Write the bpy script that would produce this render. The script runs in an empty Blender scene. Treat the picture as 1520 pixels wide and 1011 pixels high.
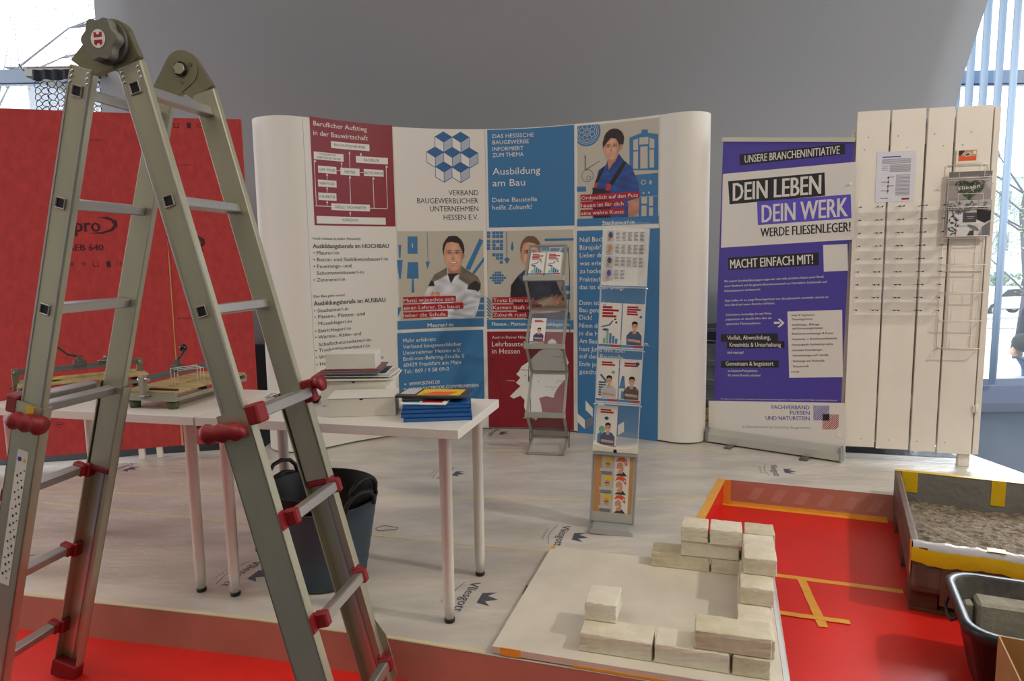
import bpy, bmesh, math, random
import numpy as np
from mathutils import Vector, Matrix
from mathutils.geometry import tessellate_polygon
random.seed(7)
rng = np.random.default_rng(7)
C = bpy.context.scene.collection
SC = bpy.context.scene
PI = math.pi
D = math.radians

# ------------------------------------------------------------------ camera, world, lights, exposure
F_PX, XV, YV, EYE = 1015.0, 130.0, 8500.0, 1.31
dn = Vector((XV, YV, F_PX)).normalized()            # world "down" seen in camera axes (x right, y down, z forward)
fw = Vector((0, 0, 1)); fyv = (fw - dn * fw.dot(dn)).normalized(); fxv = dn.cross(fyv)
cam = bpy.data.cameras.new('camera'); cam.sensor_width = 36; cam.sensor_fit = 'HORIZONTAL'
cam.lens = F_PX / 1520 * 36; cam.clip_start = 0.05; cam.clip_end = 300
camo = bpy.data.objects.new('camera', cam); C.objects.link(camo)
def c2w(v): return Vector((v.dot(fxv), v.dot(fyv), -v.dot(dn)))
cx_, cy_, cz_ = c2w(Vector((1, 0, 0))), c2w(Vector((0, -1, 0))), c2w(Vector((0, 0, -1)))
mw = Matrix.Identity(4)
for i in range(3):
    mw[i][0], mw[i][1], mw[i][2] = cx_[i], cy_[i], cz_[i]
mw[2][3] = EYE
camo.matrix_world = mw
SC.camera = camo
SC.view_settings.view_transform = 'Standard'; SC.view_settings.look = 'None'
SC.view_settings.gamma = 1; SC.view_settings.use_curve_mapping = False
SC.view_settings.exposure = 0.0
try:
    SC.cycles.max_bounces = 8; SC.cycles.transparent_max_bounces = 16; SC.cycles.sample_clamp_indirect = 4.0
    SC.cycles.caustics_reflective = False; SC.cycles.caustics_refractive = False
except Exception: pass
W = bpy.data.worlds.new('sky'); SC.world = W; W.use_nodes = True
bg = W.node_tree.nodes['Background']; bg.inputs[0].default_value = (0.90, 0.95, 1.0, 1); bg.inputs[1].default_value = 3.0
def area(name, loc, rot, sx, sy, power, col):
    l = bpy.data.lights.new(name, 'AREA'); l.shape = 'RECTANGLE'; l.size = sx; l.size_y = sy; l.energy = power; l.color = col
    o = bpy.data.objects.new(name, l); C.objects.link(o); o.location = loc; o.rotation_euler = rot; return o
sn = bpy.data.lights.new('daylight', 'SUN'); sn.energy = 2.6; sn.angle = D(16); sn.color = (.90, .95, 1.0)
sno = bpy.data.objects.new('daylight', sn); C.objects.link(sno); sno.rotation_euler = Vector((.62, .70, .52)).to_track_quat('Z', 'Y').to_euler()
WARM = (1.0, .89, .76)
area('fill_light', (-1.8, 0.3, 4.35), (0, 0, 0), 2.2, .5, 50, WARM)  # one of three unseen fill lamps added to brighten the room
area('fill_light', (2.0, 0.3, 4.35), (0, 0, 0), 2.2, .5, 26, WARM)
area('ceiling_spot', (4.2, 1.0, 4.3), (D(38), 0, D(28)), .22, .22, 105, (1.0, .90, .78))
area('fill_light', (0, -3.2, 4.35), (0, 0, 0), 4, .5, 58, WARM)

# ------------------------------------------------------------------ materials
def lin(c):
    return tuple(((x / 255) / 12.92 if x / 255 <= .04045 else ((x / 255 + .055) / 1.055) ** 2.4) for x in c[:3])
MATS = {}
def mat(name, col, rough=.5, metal=0, noise=0, nscale=8, bump=0, bscale=40, col2=None, alpha=1, trans=0, coat=0, stretch=None, spec=None, emit=0, bdist=.01, detail=4):
    if name in MATS: return MATS[name]
    m = bpy.data.materials.new(name); m.use_nodes = True; nt = m.node_tree; b = nt.nodes['Principled BSDF']
    b.inputs['Base Color'].default_value = (*lin(col), 1); b.inputs['Roughness'].default_value = rough; b.inputs['Metallic'].default_value = metal
    b.inputs['Alpha'].default_value = alpha; b.inputs['Transmission Weight'].default_value = trans; b.inputs['Coat Weight'].default_value = coat
    if spec is not None: b.inputs['Specular IOR Level'].default_value = spec
    if emit: b.inputs['Emission Color'].default_value = (*lin(col), 1); b.inputs['Emission Strength'].default_value = emit
    def coords(sc):
        tc = nt.nodes.new('ShaderNodeTexCoord'); mp = nt.nodes.new('ShaderNodeMapping')
        mp.inputs['Scale'].default_value = stretch or (1, 1, 1); nt.links.new(tc.outputs['Object'], mp.inputs[0])
        n = nt.nodes.new('ShaderNodeTexNoise'); n.inputs['Scale'].default_value = sc; n.inputs['Detail'].default_value = detail
        n.inputs['Roughness'].default_value = .6
        nt.links.new(mp.outputs[0], n.inputs[0]); return n
    if noise or col2:
        n = coords(nscale); r = nt.nodes.new('ShaderNodeValToRGB')
        c2 = lin(col2) if col2 else tuple(x * (1 - noise) for x in lin(col))
        r.color_ramp.elements[0].position = .38; r.color_ramp.elements[1].position = .66
        r.color_ramp.elements[0].color = (*c2, 1); r.color_ramp.elements[1].color = (*lin(col), 1)
        nt.links.new(n.outputs[0], r.inputs[0]); nt.links.new(r.outputs[0], b.inputs['Base Color'])
    if bump:
        n = coords(bscale); bn = nt.nodes.new('ShaderNodeBump'); bn.inputs['Strength'].default_value = bump; bn.inputs['Distance'].default_value = bdist
        nt.links.new(n.outputs[0], bn.inputs['Height']); nt.links.new(bn.outputs[0], b.inputs['Normal'])
    MATS[name] = m; return m
def vmat():
    if 'photo_print' in MATS: return MATS['photo_print']
    m = bpy.data.materials.new('photo_print'); m.use_nodes = True; nt = m.node_tree; b = nt.nodes['Principled BSDF']
    a = nt.nodes.new('ShaderNodeAttribute'); a.attribute_name = 'Col'; nt.links.new(a.outputs['Color'], b.inputs['Base Color'])
    b.inputs['Roughness'].default_value = .5; MATS['photo_print'] = m; return m
M = dict(
 wht=mat('print_white', (226, 222, 214), .5), blk=mat('print_black', (26, 24, 27), .5), red=mat('print_dark_red', (134, 14, 34), .5),
 redc=mat('print_crimson', (166, 14, 40), .5), blue=mat('print_blue', (56, 116, 164), .5), navy=mat('print_navy', (38, 70, 108), .5),
 beige=mat('print_beige', (190, 183, 166), .5), gry=mat('print_grey', (120, 120, 124), .5), vio=mat('print_violet', (74, 62, 158), .5),
 vio2=mat('print_bright_violet', (92, 80, 196), .5), vio3=mat('print_indigo', (50, 46, 165), .5), cubeb=mat('print_cube_blue', (45, 98, 148), .5),
 cubeg=mat('print_cube_grey', (176, 180, 194), .5), grn=mat('print_green', (120, 175, 150), .5), skin=mat('print_skin', (205, 150, 120), .5),
 yel=mat('print_yellow', (225, 185, 30), .5), org=mat('print_orange', (222, 80, 40), .5), tan=mat('print_tan', (190, 140, 90), .5),
 lgry=mat('print_light_grey', (190, 190, 192), .5), ink=mat('board_ink', (58, 16, 22), .7), film=mat('film_ink', (80, 80, 92), .6), dgry=mat('print_charcoal', (58, 58, 58), .5))
ALU = mat('aluminium', (196, 192, 168), .40, .8, noise=.16, nscale=5, bump=.03, bscale=60, stretch=(1, 1, .15))
ALU2 = mat('bright_aluminium', (196, 194, 190), .32, .9)
CHROME = mat('chrome', (200, 200, 200), .15, 1)
STEEL = mat('steel', (130, 128, 122), .35, .9, noise=.2, nscale=10)
REDP = mat('red_plastic', (132, 20, 26), .45)
KNOB = mat('grey_plastic', (112, 110, 98), .45)
BLACKP = mat('black_plastic', (22, 22, 24), .45)
WPAINT = mat('white_paint', (230, 223, 210), .5, noise=.05, nscale=3)
TABLEW = mat('table_white', (226, 220, 210), .32, noise=.03, nscale=4)
FABW = mat('panel_white', (224, 219, 209), .5)
ACRY = mat('acrylic', (235, 240, 245), .06, alpha=.07, spec=.6)
ACRF = mat('acrylic_thin', (240, 244, 248), .08, alpha=.05, spec=.6)
ACRE = mat('acrylic_edge', (225, 232, 238), .15, alpha=.55)
GLASS = mat('glass', (225, 238, 240), .03, alpha=.08)
WOOD = mat('old_wood', (190, 164, 112), .65, noise=.35, nscale=9, stretch=(.3, 3, 3), bump=.2, bscale=30)
WOODD = mat('dark_wood', (98, 68, 46), .7, noise=.4, nscale=10, bump=.35, bscale=40, stretch=(.4, 3, 3))
PAPER = mat('paper', (228, 225, 218), .6)
CARD = mat('cardboard', (168, 128, 78), .75, noise=.12, nscale=14)
GREYM = mat('grey_metal', (150, 152, 150), .4, .6)

# ------------------------------------------------------------------ mesh builder
def T3(x, y, z): return Matrix.Translation((x, y, z))
def RZ(a): return Matrix.Rotation(a, 4, 'Z')
def RX(a): return Matrix.Rotation(a, 4, 'X')
def RY(a): return Matrix.Rotation(a, 4, 'Y')
def frame(o, x, y, z):
    m = Matrix.Identity(4)
    for i in range(3): m[i][0], m[i][1], m[i][2], m[i][3] = x[i], y[i], z[i], o[i]
    return m
class MB:
    def __init__(s): s.v = []; s.f = []; s.m = []; s.mats = []; s.sm = []
    def mi(s, m):
        if m not in s.mats: s.mats.append(m)
        return s.mats.index(m)
    def add(s, vs, fs, m, X=None, smooth=False):
        b = len(s.v); k = s.mi(m)
        for v in vs:
            v = Vector(v)
            s.v.append(tuple(X @ v if X is not None else v))
        for f in fs: s.f.append([b + i for i in f]); s.m.append(k); s.sm.append(smooth)
        return s
    def box(s, x0, x1, y0, y1, z0, z1, m, X=None, c=0):
        if c <= 0:
            vs = [(x, y, z) for z in (z0, z1) for y in (y0, y1) for x in (x0, x1)]
            fs = [(0, 2, 3, 1), (4, 5, 7, 6), (0, 1, 5, 4), (2, 6, 7, 3), (0, 4, 6, 2), (1, 3, 7, 5)]
            return s.add(vs, fs, m, X)
        # chamfered box
        vs = []; idx = {}
        for i, x in enumerate((x0, x1)):
            for j, y in enumerate((y0, y1)):
                for k, z in enumerate((z0, z1)):
                    sx, sy, sz = (1 - 2 * i), (1 - 2 * j), (1 - 2 * k)
                    for a in range(3):
                        p = [x + sx * c, y + sy * c, z + sz * c]; p[a] = (x, y, z)[a]
                        idx[(i, j, k, a)] = len(vs); vs.append(tuple(p))
        fs = []
        for a in range(3):
            o = [b for b in range(3) if b != a]
            for e in (0, 1):
                q = []
                for (p, r) in ((0, 0), (1, 0), (1, 1), (0, 1)):
                    t = [0, 0, 0]; t[a] = e; t[o[0]] = p; t[o[1]] = r; q.append(idx[(*t, a)])
                fs.append(q if (e == 1) == (a != 1) else q[::-1])
        for a in range(3):      # edges parallel to axis a
            o = [b for b in range(3) if b != a]
            for p in (0, 1):
                for r in (0, 1):
                    t0 = [0, 0, 0]; t0[o[0]] = p; t0[o[1]] = r; t1 = list(t0); t1[a] = 1
                    fs.append([idx[(*t0, o[0])], idx[(*t1, o[0])], idx[(*t1, o[1])], idx[(*t0, o[1])]])
        for i in (0, 1):
            for j in (0, 1):
                for k in (0, 1): fs.append([idx[(i, j, k, a)] for a in range(3)])
        return s.add(vs, fs, m, X)
    def prism(s, poly, z0, z1, m, X=None, smooth=False):
        n = len(poly)
        vs = [(x, y, z0) for x, y in poly] + [(x, y, z1) for x, y in poly]
        s.add(vs, [(i, (i + 1) % n, n + (i + 1) % n, n + i) for i in range(n)], m, X, smooth)
        tr = tessellate_polygon([[Vector((x, y, 0)) for x, y in poly]])
        return s.add(vs, [t[::-1] for t in tr] + [tuple(i + n for i in t) for t in tr], m, X)
    def lathe(s, prof, m, X=None, n=20, cap=True, smooth=True):
        vs = []; fs = []
        for r, z in prof:
            for i in range(n): a = 2 * PI * i / n; vs.append((r * math.cos(a), r * math.sin(a), z))
        for k in range(len(prof) - 1):
            for i in range(n): j = (i + 1) % n; fs.append((k * n + i, k * n + j, (k + 1) * n + j, (k + 1) * n + i))
        s.add(vs, fs, m, X, smooth)
        if cap:
            if prof[0][0] > 1e-5: s.add(vs[:n], [tuple(range(n))[::-1]], m, X)
            if prof[-1][0] > 1e-5: s.add(vs[-n:], [tuple(range(n))], m, X)
        return s
    def cyl(s, p, q, r, m, X=None, n=12, r2=None):
        p = Vector(p); q = Vector(q); d = (q - p); L = d.length; d.normalize()
        a = d.orthogonal().normalized(); b = d.cross(a)
        f = frame(p, a, b, d); f = X @ f if X is not None else f
        return s.lathe([(r, 0), (r if r2 is None else r2, L)], m, f, n)
    def tube(s, pts, r, m, X=None, n=6, closed=False):
        pts = [Vector(p) for p in pts]; k = len(pts); vs = []; fs = []; ref = None
        for i, p in enumerate(pts):
            a = pts[(i - 1) % k] if (closed or i > 0) else p; b = pts[(i + 1) % k] if (closed or i < k - 1) else p
            t = (b - a).normalized()
            u = t.orthogonal().normalized() if ref is None else (ref - t * ref.dot(t)).normalized()
            ref = u; w = t.cross(u); rr = r[i] if isinstance(r, (list, tuple)) else r
            for j in range(n): an = 2 * PI * j / n; vs.append(p + u * (rr * math.cos(an)) + w * (rr * math.sin(an)))
        for i in range(k if closed else k - 1):
            i2 = (i + 1) % k
            for j in range(n): j2 = (j + 1) % n; fs.append((i * n + j, i * n + j2, i2 * n + j2, i2 * n + j))
        if not closed: fs.append(tuple(range(n))[::-1]); fs.append(tuple((k - 1) * n + j for j in range(n)))
        return s.add(vs, fs, m, X, True)
    def sphere(s, c, r, m, X=None, n=12, k=8, sc=(1, 1, 1)):
        f = T3(*c) @ Matrix.Diagonal((sc[0], sc[1], sc[2], 1)); f = X @ f if X is not None else f
        return s.lathe([(max(r * math.sin(PI * i / k), 1e-6), -r * math.cos(PI * i / k)) for i in range(k + 1)], m, f, n)
    def build(s, name, parent=None, loc=None, bevel=0):
        me = bpy.data.meshes.new(name); me.from_pydata(s.v, [], s.f)
        for m in s.mats: me.materials.append(m)
        me.polygons.foreach_set('material_index', s.m); me.polygons.foreach_set('use_smooth', s.sm)
        bm = bmesh.new(); bm.from_mesh(me); bmesh.ops.remove_doubles(bm, verts=bm.verts, dist=1e-6); bmesh.ops.recalc_face_normals(bm, faces=bm.faces); bm.to_mesh(me); bm.free()
        me.update()
        o = bpy.data.objects.new(name, me); C.objects.link(o)
        if parent is not None: o.parent = parent
        if loc is not None: o.location = loc
        if bevel:
            b = o.modifiers.new('bevel', 'BEVEL'); b.width = bevel; b.segments = 2; b.limit_method = 'ANGLE'
        return o
def tag(o, label, cat, group=None):
    o['label'] = label; o['category'] = cat
    if group: o['group'] = group
    return o
def thing(name, label, cat, loc=(0, 0, 0), rz=0, group=None, rot=None):
    o = bpy.data.objects.new(name, None); C.objects.link(o); o.empty_display_size = .1
    o.location = loc; o.rotation_euler = rot or (0, 0, rz); return tag(o, label, cat, group)
def struct(o, label=None):
    o['kind'] = 'structure'
    if label: o['label'] = label
    return o
def stuff(o): o['kind'] = 'stuff'; return o
def copy_tree(o, parent=None):
    c = o.copy(); C.objects.link(c); c.parent = parent
    for ch in list(o.children): copy_tree(ch, c)
    return c

# ------------------------------------------------------------------ flat print: lettering, posters, photographs
_gl = {}
def glyphs(txt, bold):
    k = (txt, bold)
    if k in _gl: return _gl[k]
    cu = bpy.data.curves.new('t', 'FONT'); cu.body = txt; cu.size = 1; cu.resolution_u = 2; cu.offset = 0
    ob = bpy.data.objects.new('t', cu); me = ob.to_mesh()
    vs = np.empty(len(me.vertices) * 3); me.vertices.foreach_get('co', vs); vs = vs.reshape(-1, 3)[:, :2].copy()
    fs = [tuple(p.vertices) for p in me.polygons]
    ob.to_mesh_clear(); bpy.data.objects.remove(ob); bpy.data.curves.remove(cu)
    if bold:        # heavier weight: the same letters struck two or three times side by side
        sh = ((0, .028), (0, .028, .056))[bold - 1]; n0 = len(vs); fs = [tuple(i + q * n0 for i in f) for q in range(len(sh)) for f in fs]
        vs = np.concatenate([vs + np.array([s, 0]) for s in sh])
    _gl[k] = (vs, fs); return _gl[k]
_h, _ = glyphs('H', 0); CAP = float(_h[:, 1].max())
def split(poly, step):
    out = []; work = [poly]
    while work:
        p = work.pop(); x0 = min(a[0] for a in p); x1 = max(a[0] for a in p); k = (math.floor(x0 / step + 1e-6) + 1) * step
        if k >= x1 - 1e-6: out.append(p); continue
        L = []; R = []
        for i in range(len(p)):
            a = p[i]; b = p[(i + 1) % len(p)]
            if a[0] <= k: L.append(a)
            if a[0] >= k: R.append(a)
            if (a[0] - k) * (b[0] - k) < 0:
                t = (k - a[0]) / (b[0] - a[0]); c = (k, a[1] + t * (b[1] - a[1])); L.append(c); R.append(c)
        if len(L) > 2: out.append(L)
        if len(R) > 2: work.append(R)
    return out
def ell(u, v, w, h, n=24): return [(u + w / 2 * math.cos(2 * PI * i / n), v + h / 2 * math.sin(2 * PI * i / n)) for i in range(n)]
def prints(name, items, mp, parent, step=0, off=.0004, pal=M):
    b = MB(); d = off
    def poly(pts, col):
        nonlocal d
        d += .00004
        tr = tessellate_polygon([[Vector((x, y, 0)) for x, y in pts]])
        for t in tr:
            q = [pts[i] for i in t]
            for p in (split(q, step) if step else [q]): b.add([mp(x, y, d) for x, y in p], [tuple(range(len(p)))], pal[col])
    for it in items:
        k = it[0]
        if k == 'R': poly([(it[1], it[2]), (it[3], it[2]), (it[3], it[4]), (it[1], it[4])], it[5])
        elif k == 'P': poly(it[1], it[2])
        elif k == 'E': poly(ell(it[1], it[2], it[3], it[4]), it[5])
        elif k == 'RING':
            o_ = ell(it[1], it[2], it[3] * 2, it[3] * 2, 28); i_ = ell(it[1], it[2], it[3] * 2 - .006, it[3] * 2 - .006, 28)
            for a in range(28): c_ = (a + 1) % 28; d -= .00004; poly([o_[a], o_[c_], i_[c_], i_[a]], it[4])
            d += .00004
        elif k == 'CUBE':
            u, v = it[1], it[2]; R_ = .0735; w = R_ * .866
            poly([(u, v + R_ + .003), (u + w + .002, v + R_ / 2 + .001), (u + w + .002, v - R_ / 2 - .001), (u, v - R_ - .003), (u - w - .002, v - R_ / 2 - .001), (u - w - .002, v + R_ / 2 + .001)], 'cubeb')
            g = .0022
            poly([(u - w + g, v + R_ / 2 - g), (u - g, v - g), (u - g, v - R_ + 2 * g), (u - w + g, v - R_ / 2 + g)], 'wht')
            poly([(u + w - g, v + R_ / 2 - g), (u + g, v - g), (u + g, v - R_ + 2 * g), (u + w - g, v - R_ / 2 + g)], 'cubeg')
        elif k == 'ROS':
            u, v, R_ = it[1:]; n = 24
            def clip(l): return [(max(x, u - R_ * .72), min(y, v + R_ * .5)) for x, y in l]
            poly(clip(ell(u, v, 2 * R_, 2 * R_, 40)), 'blue'); poly(clip(ell(u, v, 1.72 * R_, 1.72 * R_, 40)), 'beige'); poly(clip(ell(u, v, 1.64 * R_, 1.64 * R_, 40)), 'blue'); poly(clip(ell(u, v, 1.46 * R_, 1.46 * R_, 40)), 'beige'); poly(clip(ell(u, v, 1.38 * R_, 1.38 * R_, 40)), 'blue')
            for a in range(8):
                an = a * PI / 4 + PI / 8; c_, s_ = math.cos(an), math.sin(an)
                cu, cv = u + .42 * R_ * c_, v + .42 * R_ * s_
                if cv > v + R_ * .4 or cu < u - R_ * .6: continue
                poly(clip(ell(cu, cv, .38 * R_, .38 * R_, 16)), 'beige'); poly(clip(ell(cu, cv, .30 * R_, .30 * R_, 16)), 'blue')
            poly(ell(u, v, .34 * R_, .34 * R_, 16), 'beige'); poly(ell(u, v, .26 * R_, .26 * R_, 16), 'blue')
        elif k == 'T':
            _, txt, u0, v0, u1, v1, h, col, bold = it
            vs, fs = glyphs(txt, bold)
            if len(vs) == 0: continue
            xm, xM = vs[:, 0].min(), vs[:, 0].max(); sx = math.hypot(u1 - u0, v1 - v0) / max(xM - xm, 1e-6); sy = h / CAP
            an = math.atan2(v1 - v0, u1 - u0); ca, sa = math.cos(an), math.sin(an)
            X_ = (vs[:, 0] - xm) * sx; Y_ = vs[:, 1] * sy; n0 = len(vs) // (bold + 1); dd = (np.arange(len(vs)) // n0 * .00015).tolist()
            b.add([mp(u0 + x * ca - y * sa, v0 + x * sa + y * ca, d + .0003 + e) for x, y, e in zip(X_.tolist(), Y_.tolist(), dd)], fs, pal[col])
    me = bpy.data.meshes.new(name); me.from_pydata([tuple(v) for v in b.v], [], b.f)
    for m in b.mats: me.materials.append(m)
    me.polygons.foreach_set('material_index', b.m); me.update()
    o = bpy.data.objects.new(name, me); C.objects.link(o); o.parent = parent; return o
flat = lambda u, v, d: (u, -d, v)

class Img:
    """a little painter for the printed photographs; colours end up on the vertices of a fine grid"""
    def __init__(s, w, h, x0, y0, x1, y1, ground=None):
        s.w, s.h = w, h; s.X, s.Y = np.meshgrid(np.linspace(x0, x1, w), np.linspace(y0, y1, h)); s.sx = (x1 - x0) / w
        s.c = np.zeros((h, w, 3)); s.a = np.zeros((h, w))
        if ground: s.c[:] = ground; s.a[:] = 1
    def put(s, mask, col, shade=None):
        m = np.clip(mask, 0, 1)[..., None]; cc = np.array(col, float) * np.ones_like(s.c)
        if shade is not None: cc = np.clip(cc * shade[..., None], 0, 255)
        s.c = s.c * (1 - m) + cc * m; s.a = np.maximum(s.a, m[..., 0])
    def ell(s, cx, cy, rx, ry, col, soft=1.2, rot=0, shade=None):
        X, Y = s.X - cx, s.Y - cy; c, n = math.cos(rot), math.sin(rot); U, V = X * c + Y * n, -X * n + Y * c
        r = np.sqrt((U / rx) ** 2 + (V / ry) ** 2); s.put((1 - r) * min(rx, ry) / (s.sx * soft) + .5, col, shade)
    def poly(s, pts, col, soft=1.2, shade=None):
        ins = np.zeros(s.X.shape, bool); dist = np.full(s.X.shape, 1e9); n = len(pts)
        for i in range(n):
            (ax, ay), (bx, by) = pts[i], pts[(i + 1) % n]
            cr = ((ay > s.Y) != (by > s.Y)) & (s.X < (bx - ax) * (s.Y - ay) / ((by - ay) or 1e-9) + ax); ins ^= cr
            l2 = (bx - ax) ** 2 + (by - ay) ** 2 or 1e-9; t = np.clip(((s.X - ax) * (bx - ax) + (s.Y - ay) * (by - ay)) / l2, 0, 1)
            dist = np.minimum(dist, np.hypot(s.X - ax - t * (bx - ax), s.Y - ay - t * (by - ay)))
        s.put(np.where(ins, dist, -dist) / (s.sx * soft) + .5, col, shade)
    def wave(s, a=.12, kx=.02, ky=.013, ph=0): return 1 + a * np.sin(s.X * kx + ph + 2 * np.sin(s.Y * ky)) * np.cos(s.Y * ky * 1.7)
    def mesh(s, name, mp, parent, u0, v0, u1, v1, off=.0030):
        h, w = s.h, s.w
        vs = [mp(u0 + (u1 - u0) * i / (w - 1), v0 + (v1 - v0) * j / (h - 1), off) for j in range(h) for i in range(w)]
        A = s.a > .5; fs = [(j * w + i, j * w + i + 1, (j + 1) * w + i + 1, (j + 1) * w + i) for j in range(h - 1) for i in range(w - 1) if A[j, i] and A[j, i + 1] and A[j + 1, i] and A[j + 1, i + 1]]
        me = bpy.data.meshes.new(name); me.from_pydata(vs, [], fs); me.materials.append(vmat())
        x = np.clip(s.c, 0, 255) / 255; l = np.where(x <= .04045, x / 12.92, ((x + .055) / 1.055) ** 2.4)
        ca = me.color_attributes.new('Col', 'FLOAT_COLOR', 'POINT'); ca.data.foreach_set('color', np.concatenate([l, np.ones((h, w, 1))], 2).reshape(-1))
        o = bpy.data.objects.new(name, me); C.objects.link(o); o.parent = parent; return o
SK = (214, 160, 130)
def face(im, cx, cy, rx, ry, hair, tilt=0, smile=True, hairtop=1.0):
    sh = 1.08 - .35 * np.clip((im.X - cx) / rx, -.2, 1) ** 2 - .10 * (np.abs(im.Y - cy) / ry) ** 2 - .12 * np.clip((cx - im.X) / rx, 0, 1)
    im.ell(cx + rx * .02, cy - ry * .33, rx * 1.16, ry * .86 * hairtop, hair, shade=im.wave(.25, .09, .05))
    im.ell(cx + rx * 1.02, cy + ry * .08, rx * .16, ry * .2, (190, 130, 105))
    im.ell(cx, cy, rx, ry, SK, shade=sh)
    im.poly([(cx - rx * 1.02, cy - ry * .35), (cx - rx * .85, cy - ry * .72), (cx - rx * .2, cy - ry * .80), (cx + rx * .55, cy - ry * .70), (cx + rx * .88, cy - ry * .3), (cx + rx * 1.1, cy + ry * .05), (cx + rx * 1.14, cy - ry * .5), (cx + rx * .5, cy - ry * 1.15), (cx - rx * .5, cy - ry * 1.15), (cx - rx * 1.12, cy - ry * .6)], hair)
    for sx in (-.42, .36):
        im.ell(cx + sx * rx, cy - ry * .12, rx * .27, ry * .075, (150, 100, 80), soft=5); im.ell(cx + sx * rx, cy - ry * .11, rx * .19, ry * .040, (222, 214, 206)); im.ell(cx + sx * rx, cy - ry * .112, rx * .085, ry * .045, (48, 34, 32)); im.ell(cx + sx * rx, cy - ry * .148, rx * .21, ry * .018, (70, 46, 40))
        im.ell(cx + sx * rx, cy - ry * .27, rx * .26, ry * .026, (74, 50, 40), rot=.08 * (1 if sx > 0 else -1))
    im.poly([(cx - rx * .06, cy - ry * .1), (cx - rx * .2, cy + ry * .24), (cx + rx * .12, cy + ry * .26), (cx + rx * .02, cy - ry * .1)], (198, 140, 112), soft=4)
    im.ell(cx - rx * .04, cy + ry * .26, rx * .17, ry * .035, (160, 100, 82))
    if smile == 2: im.ell(cx - rx * .04, cy + ry * .47, rx * .30, ry * .060, (168, 88, 84)); im.ell(cx - rx * .04, cy + ry * .462, rx * .20, ry * .022, (236, 226, 220))
    elif smile:
        im.ell(cx - rx * .04, cy + ry * .46, rx * .46, ry * .090, (160, 84, 76)); im.poly([(cx - rx * .42, cy + ry * .42), (cx + rx * .34, cy + ry * .42), (cx + rx * .2, cy + ry * .50), (cx - rx * .04, cy + ry * .52), (cx - rx * .28, cy + ry * .50)], (238, 232, 225))
        for sx in (-1, 1): im.ell(cx + sx * rx * .52, cy + ry * .30, rx * .13, ry * .16, (232, 168, 138), soft=12)
    im.ell(cx - rx * .04, cy + ry * .66, rx * .22, ry * .03, (188, 130, 106), soft=4)
def fingers(im, x, y, w, h, n=4):
    for i in range(n): im.ell(x + i * w / n, y + (i % 2) * h * .1, w / n * .62, h * .5, (200, 142, 114), rot=.5, shade=1.1 - .25 * np.clip((im.X - x - i * w / n) / (w / n), -1, 1))
def im_man_white():
    im = Img(156, 212, 265, 45, 868, 868)
    j = im.wave(.10, .03, .02)
    im.poly([(520, 372), (400, 415), (345, 520), (285, 620), (265, 700), (330, 800), (390, 868), (770, 868), (810, 780), (852, 640), (852, 500), (822, 440), (700, 370), (670, 340)], (205, 206, 210), shade=j)
    im.poly([(528, 352), (400, 415), (365, 470), (335, 525), (400, 522), (392, 485), (450, 460), (525, 425)], (118, 108, 95), shade=j)
    im.poly([(668, 335), (700, 365), (820, 440), (853, 500), (851, 605), (800, 572), (718, 560), (726, 520), (640, 462), (650, 400)], (112, 102, 90), shade=j)
    im.poly([(392, 480), (365, 470), (335, 525), (402, 523)], (42, 40, 40)); im.poly([(800, 480), (851, 520), (851, 605), (800, 572), (718, 560), (740, 515)], (44, 42, 42))
    im.poly([(528, 330), (668, 330), (655, 410), (600, 440), (540, 415)], (176, 122, 96)); im.poly([(530, 412), (650, 412), (560, 505)], (34, 32, 36))
    im.poly([(640, 418), (600, 440), (560, 505), (610, 470)], (225, 226, 230))
    face(im, 592, 240, 93, 150, (38, 28, 26))
    im.poly([(285, 640), (560, 720), (760, 640), (850, 560), (845, 660), (770, 800), (560, 848), (360, 790), (270, 700)], (212, 213, 217), shade=im.wave(.14, .02, .035, 1))
    im.poly([(560, 735), (700, 690), (720, 700), (600, 760)], (150, 152, 160), soft=5); im.poly([(580, 675), (668, 672), (668, 705), (580, 708)], (196, 138, 112)); fingers(im, 365, 610, 85, 80)
    return im
def im_man_dark():
    im = Img(150, 205, 222, 70, 790, 858)
    v = im.wave(.18, .03, .02)
    im.poly([(370, 378), (300, 440), (235, 525), (226, 640), (300, 780), (420, 858), (770, 858), (770, 700), (700, 560), (660, 470), (560, 420), (450, 400)], (52, 62, 88), shade=v)
    im.poly([(300, 440), (235, 525), (226, 640), (300, 800), (400, 858), (410, 700), (380, 560)], (34, 34, 40), shade=v)
    im.poly([(370, 340), (470, 380), (455, 430), (400, 410)], (176, 122, 98)); im.poly([(365, 372), (420, 400), (450, 440), (480, 400), (520, 430), (470, 560), (400, 480)], (60, 70, 100))
    face(im, 425, 240, 86, 142, (112, 84, 58), hairtop=1.06); im.ell(345, 262, 14, 36, (196, 140, 112))
    im.poly([(400, 700), (560, 640), (700, 650), (765, 690), (700, 780), (420, 800)], (196, 142, 114), shade=im.wave(.15, .03, .04)); fingers(im, 610, 660, 120, 110, 5)
    im.poly([(500, 690), (600, 650), (640, 640), (600, 700), (470, 760)], (218, 205, 180)); return im
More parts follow.
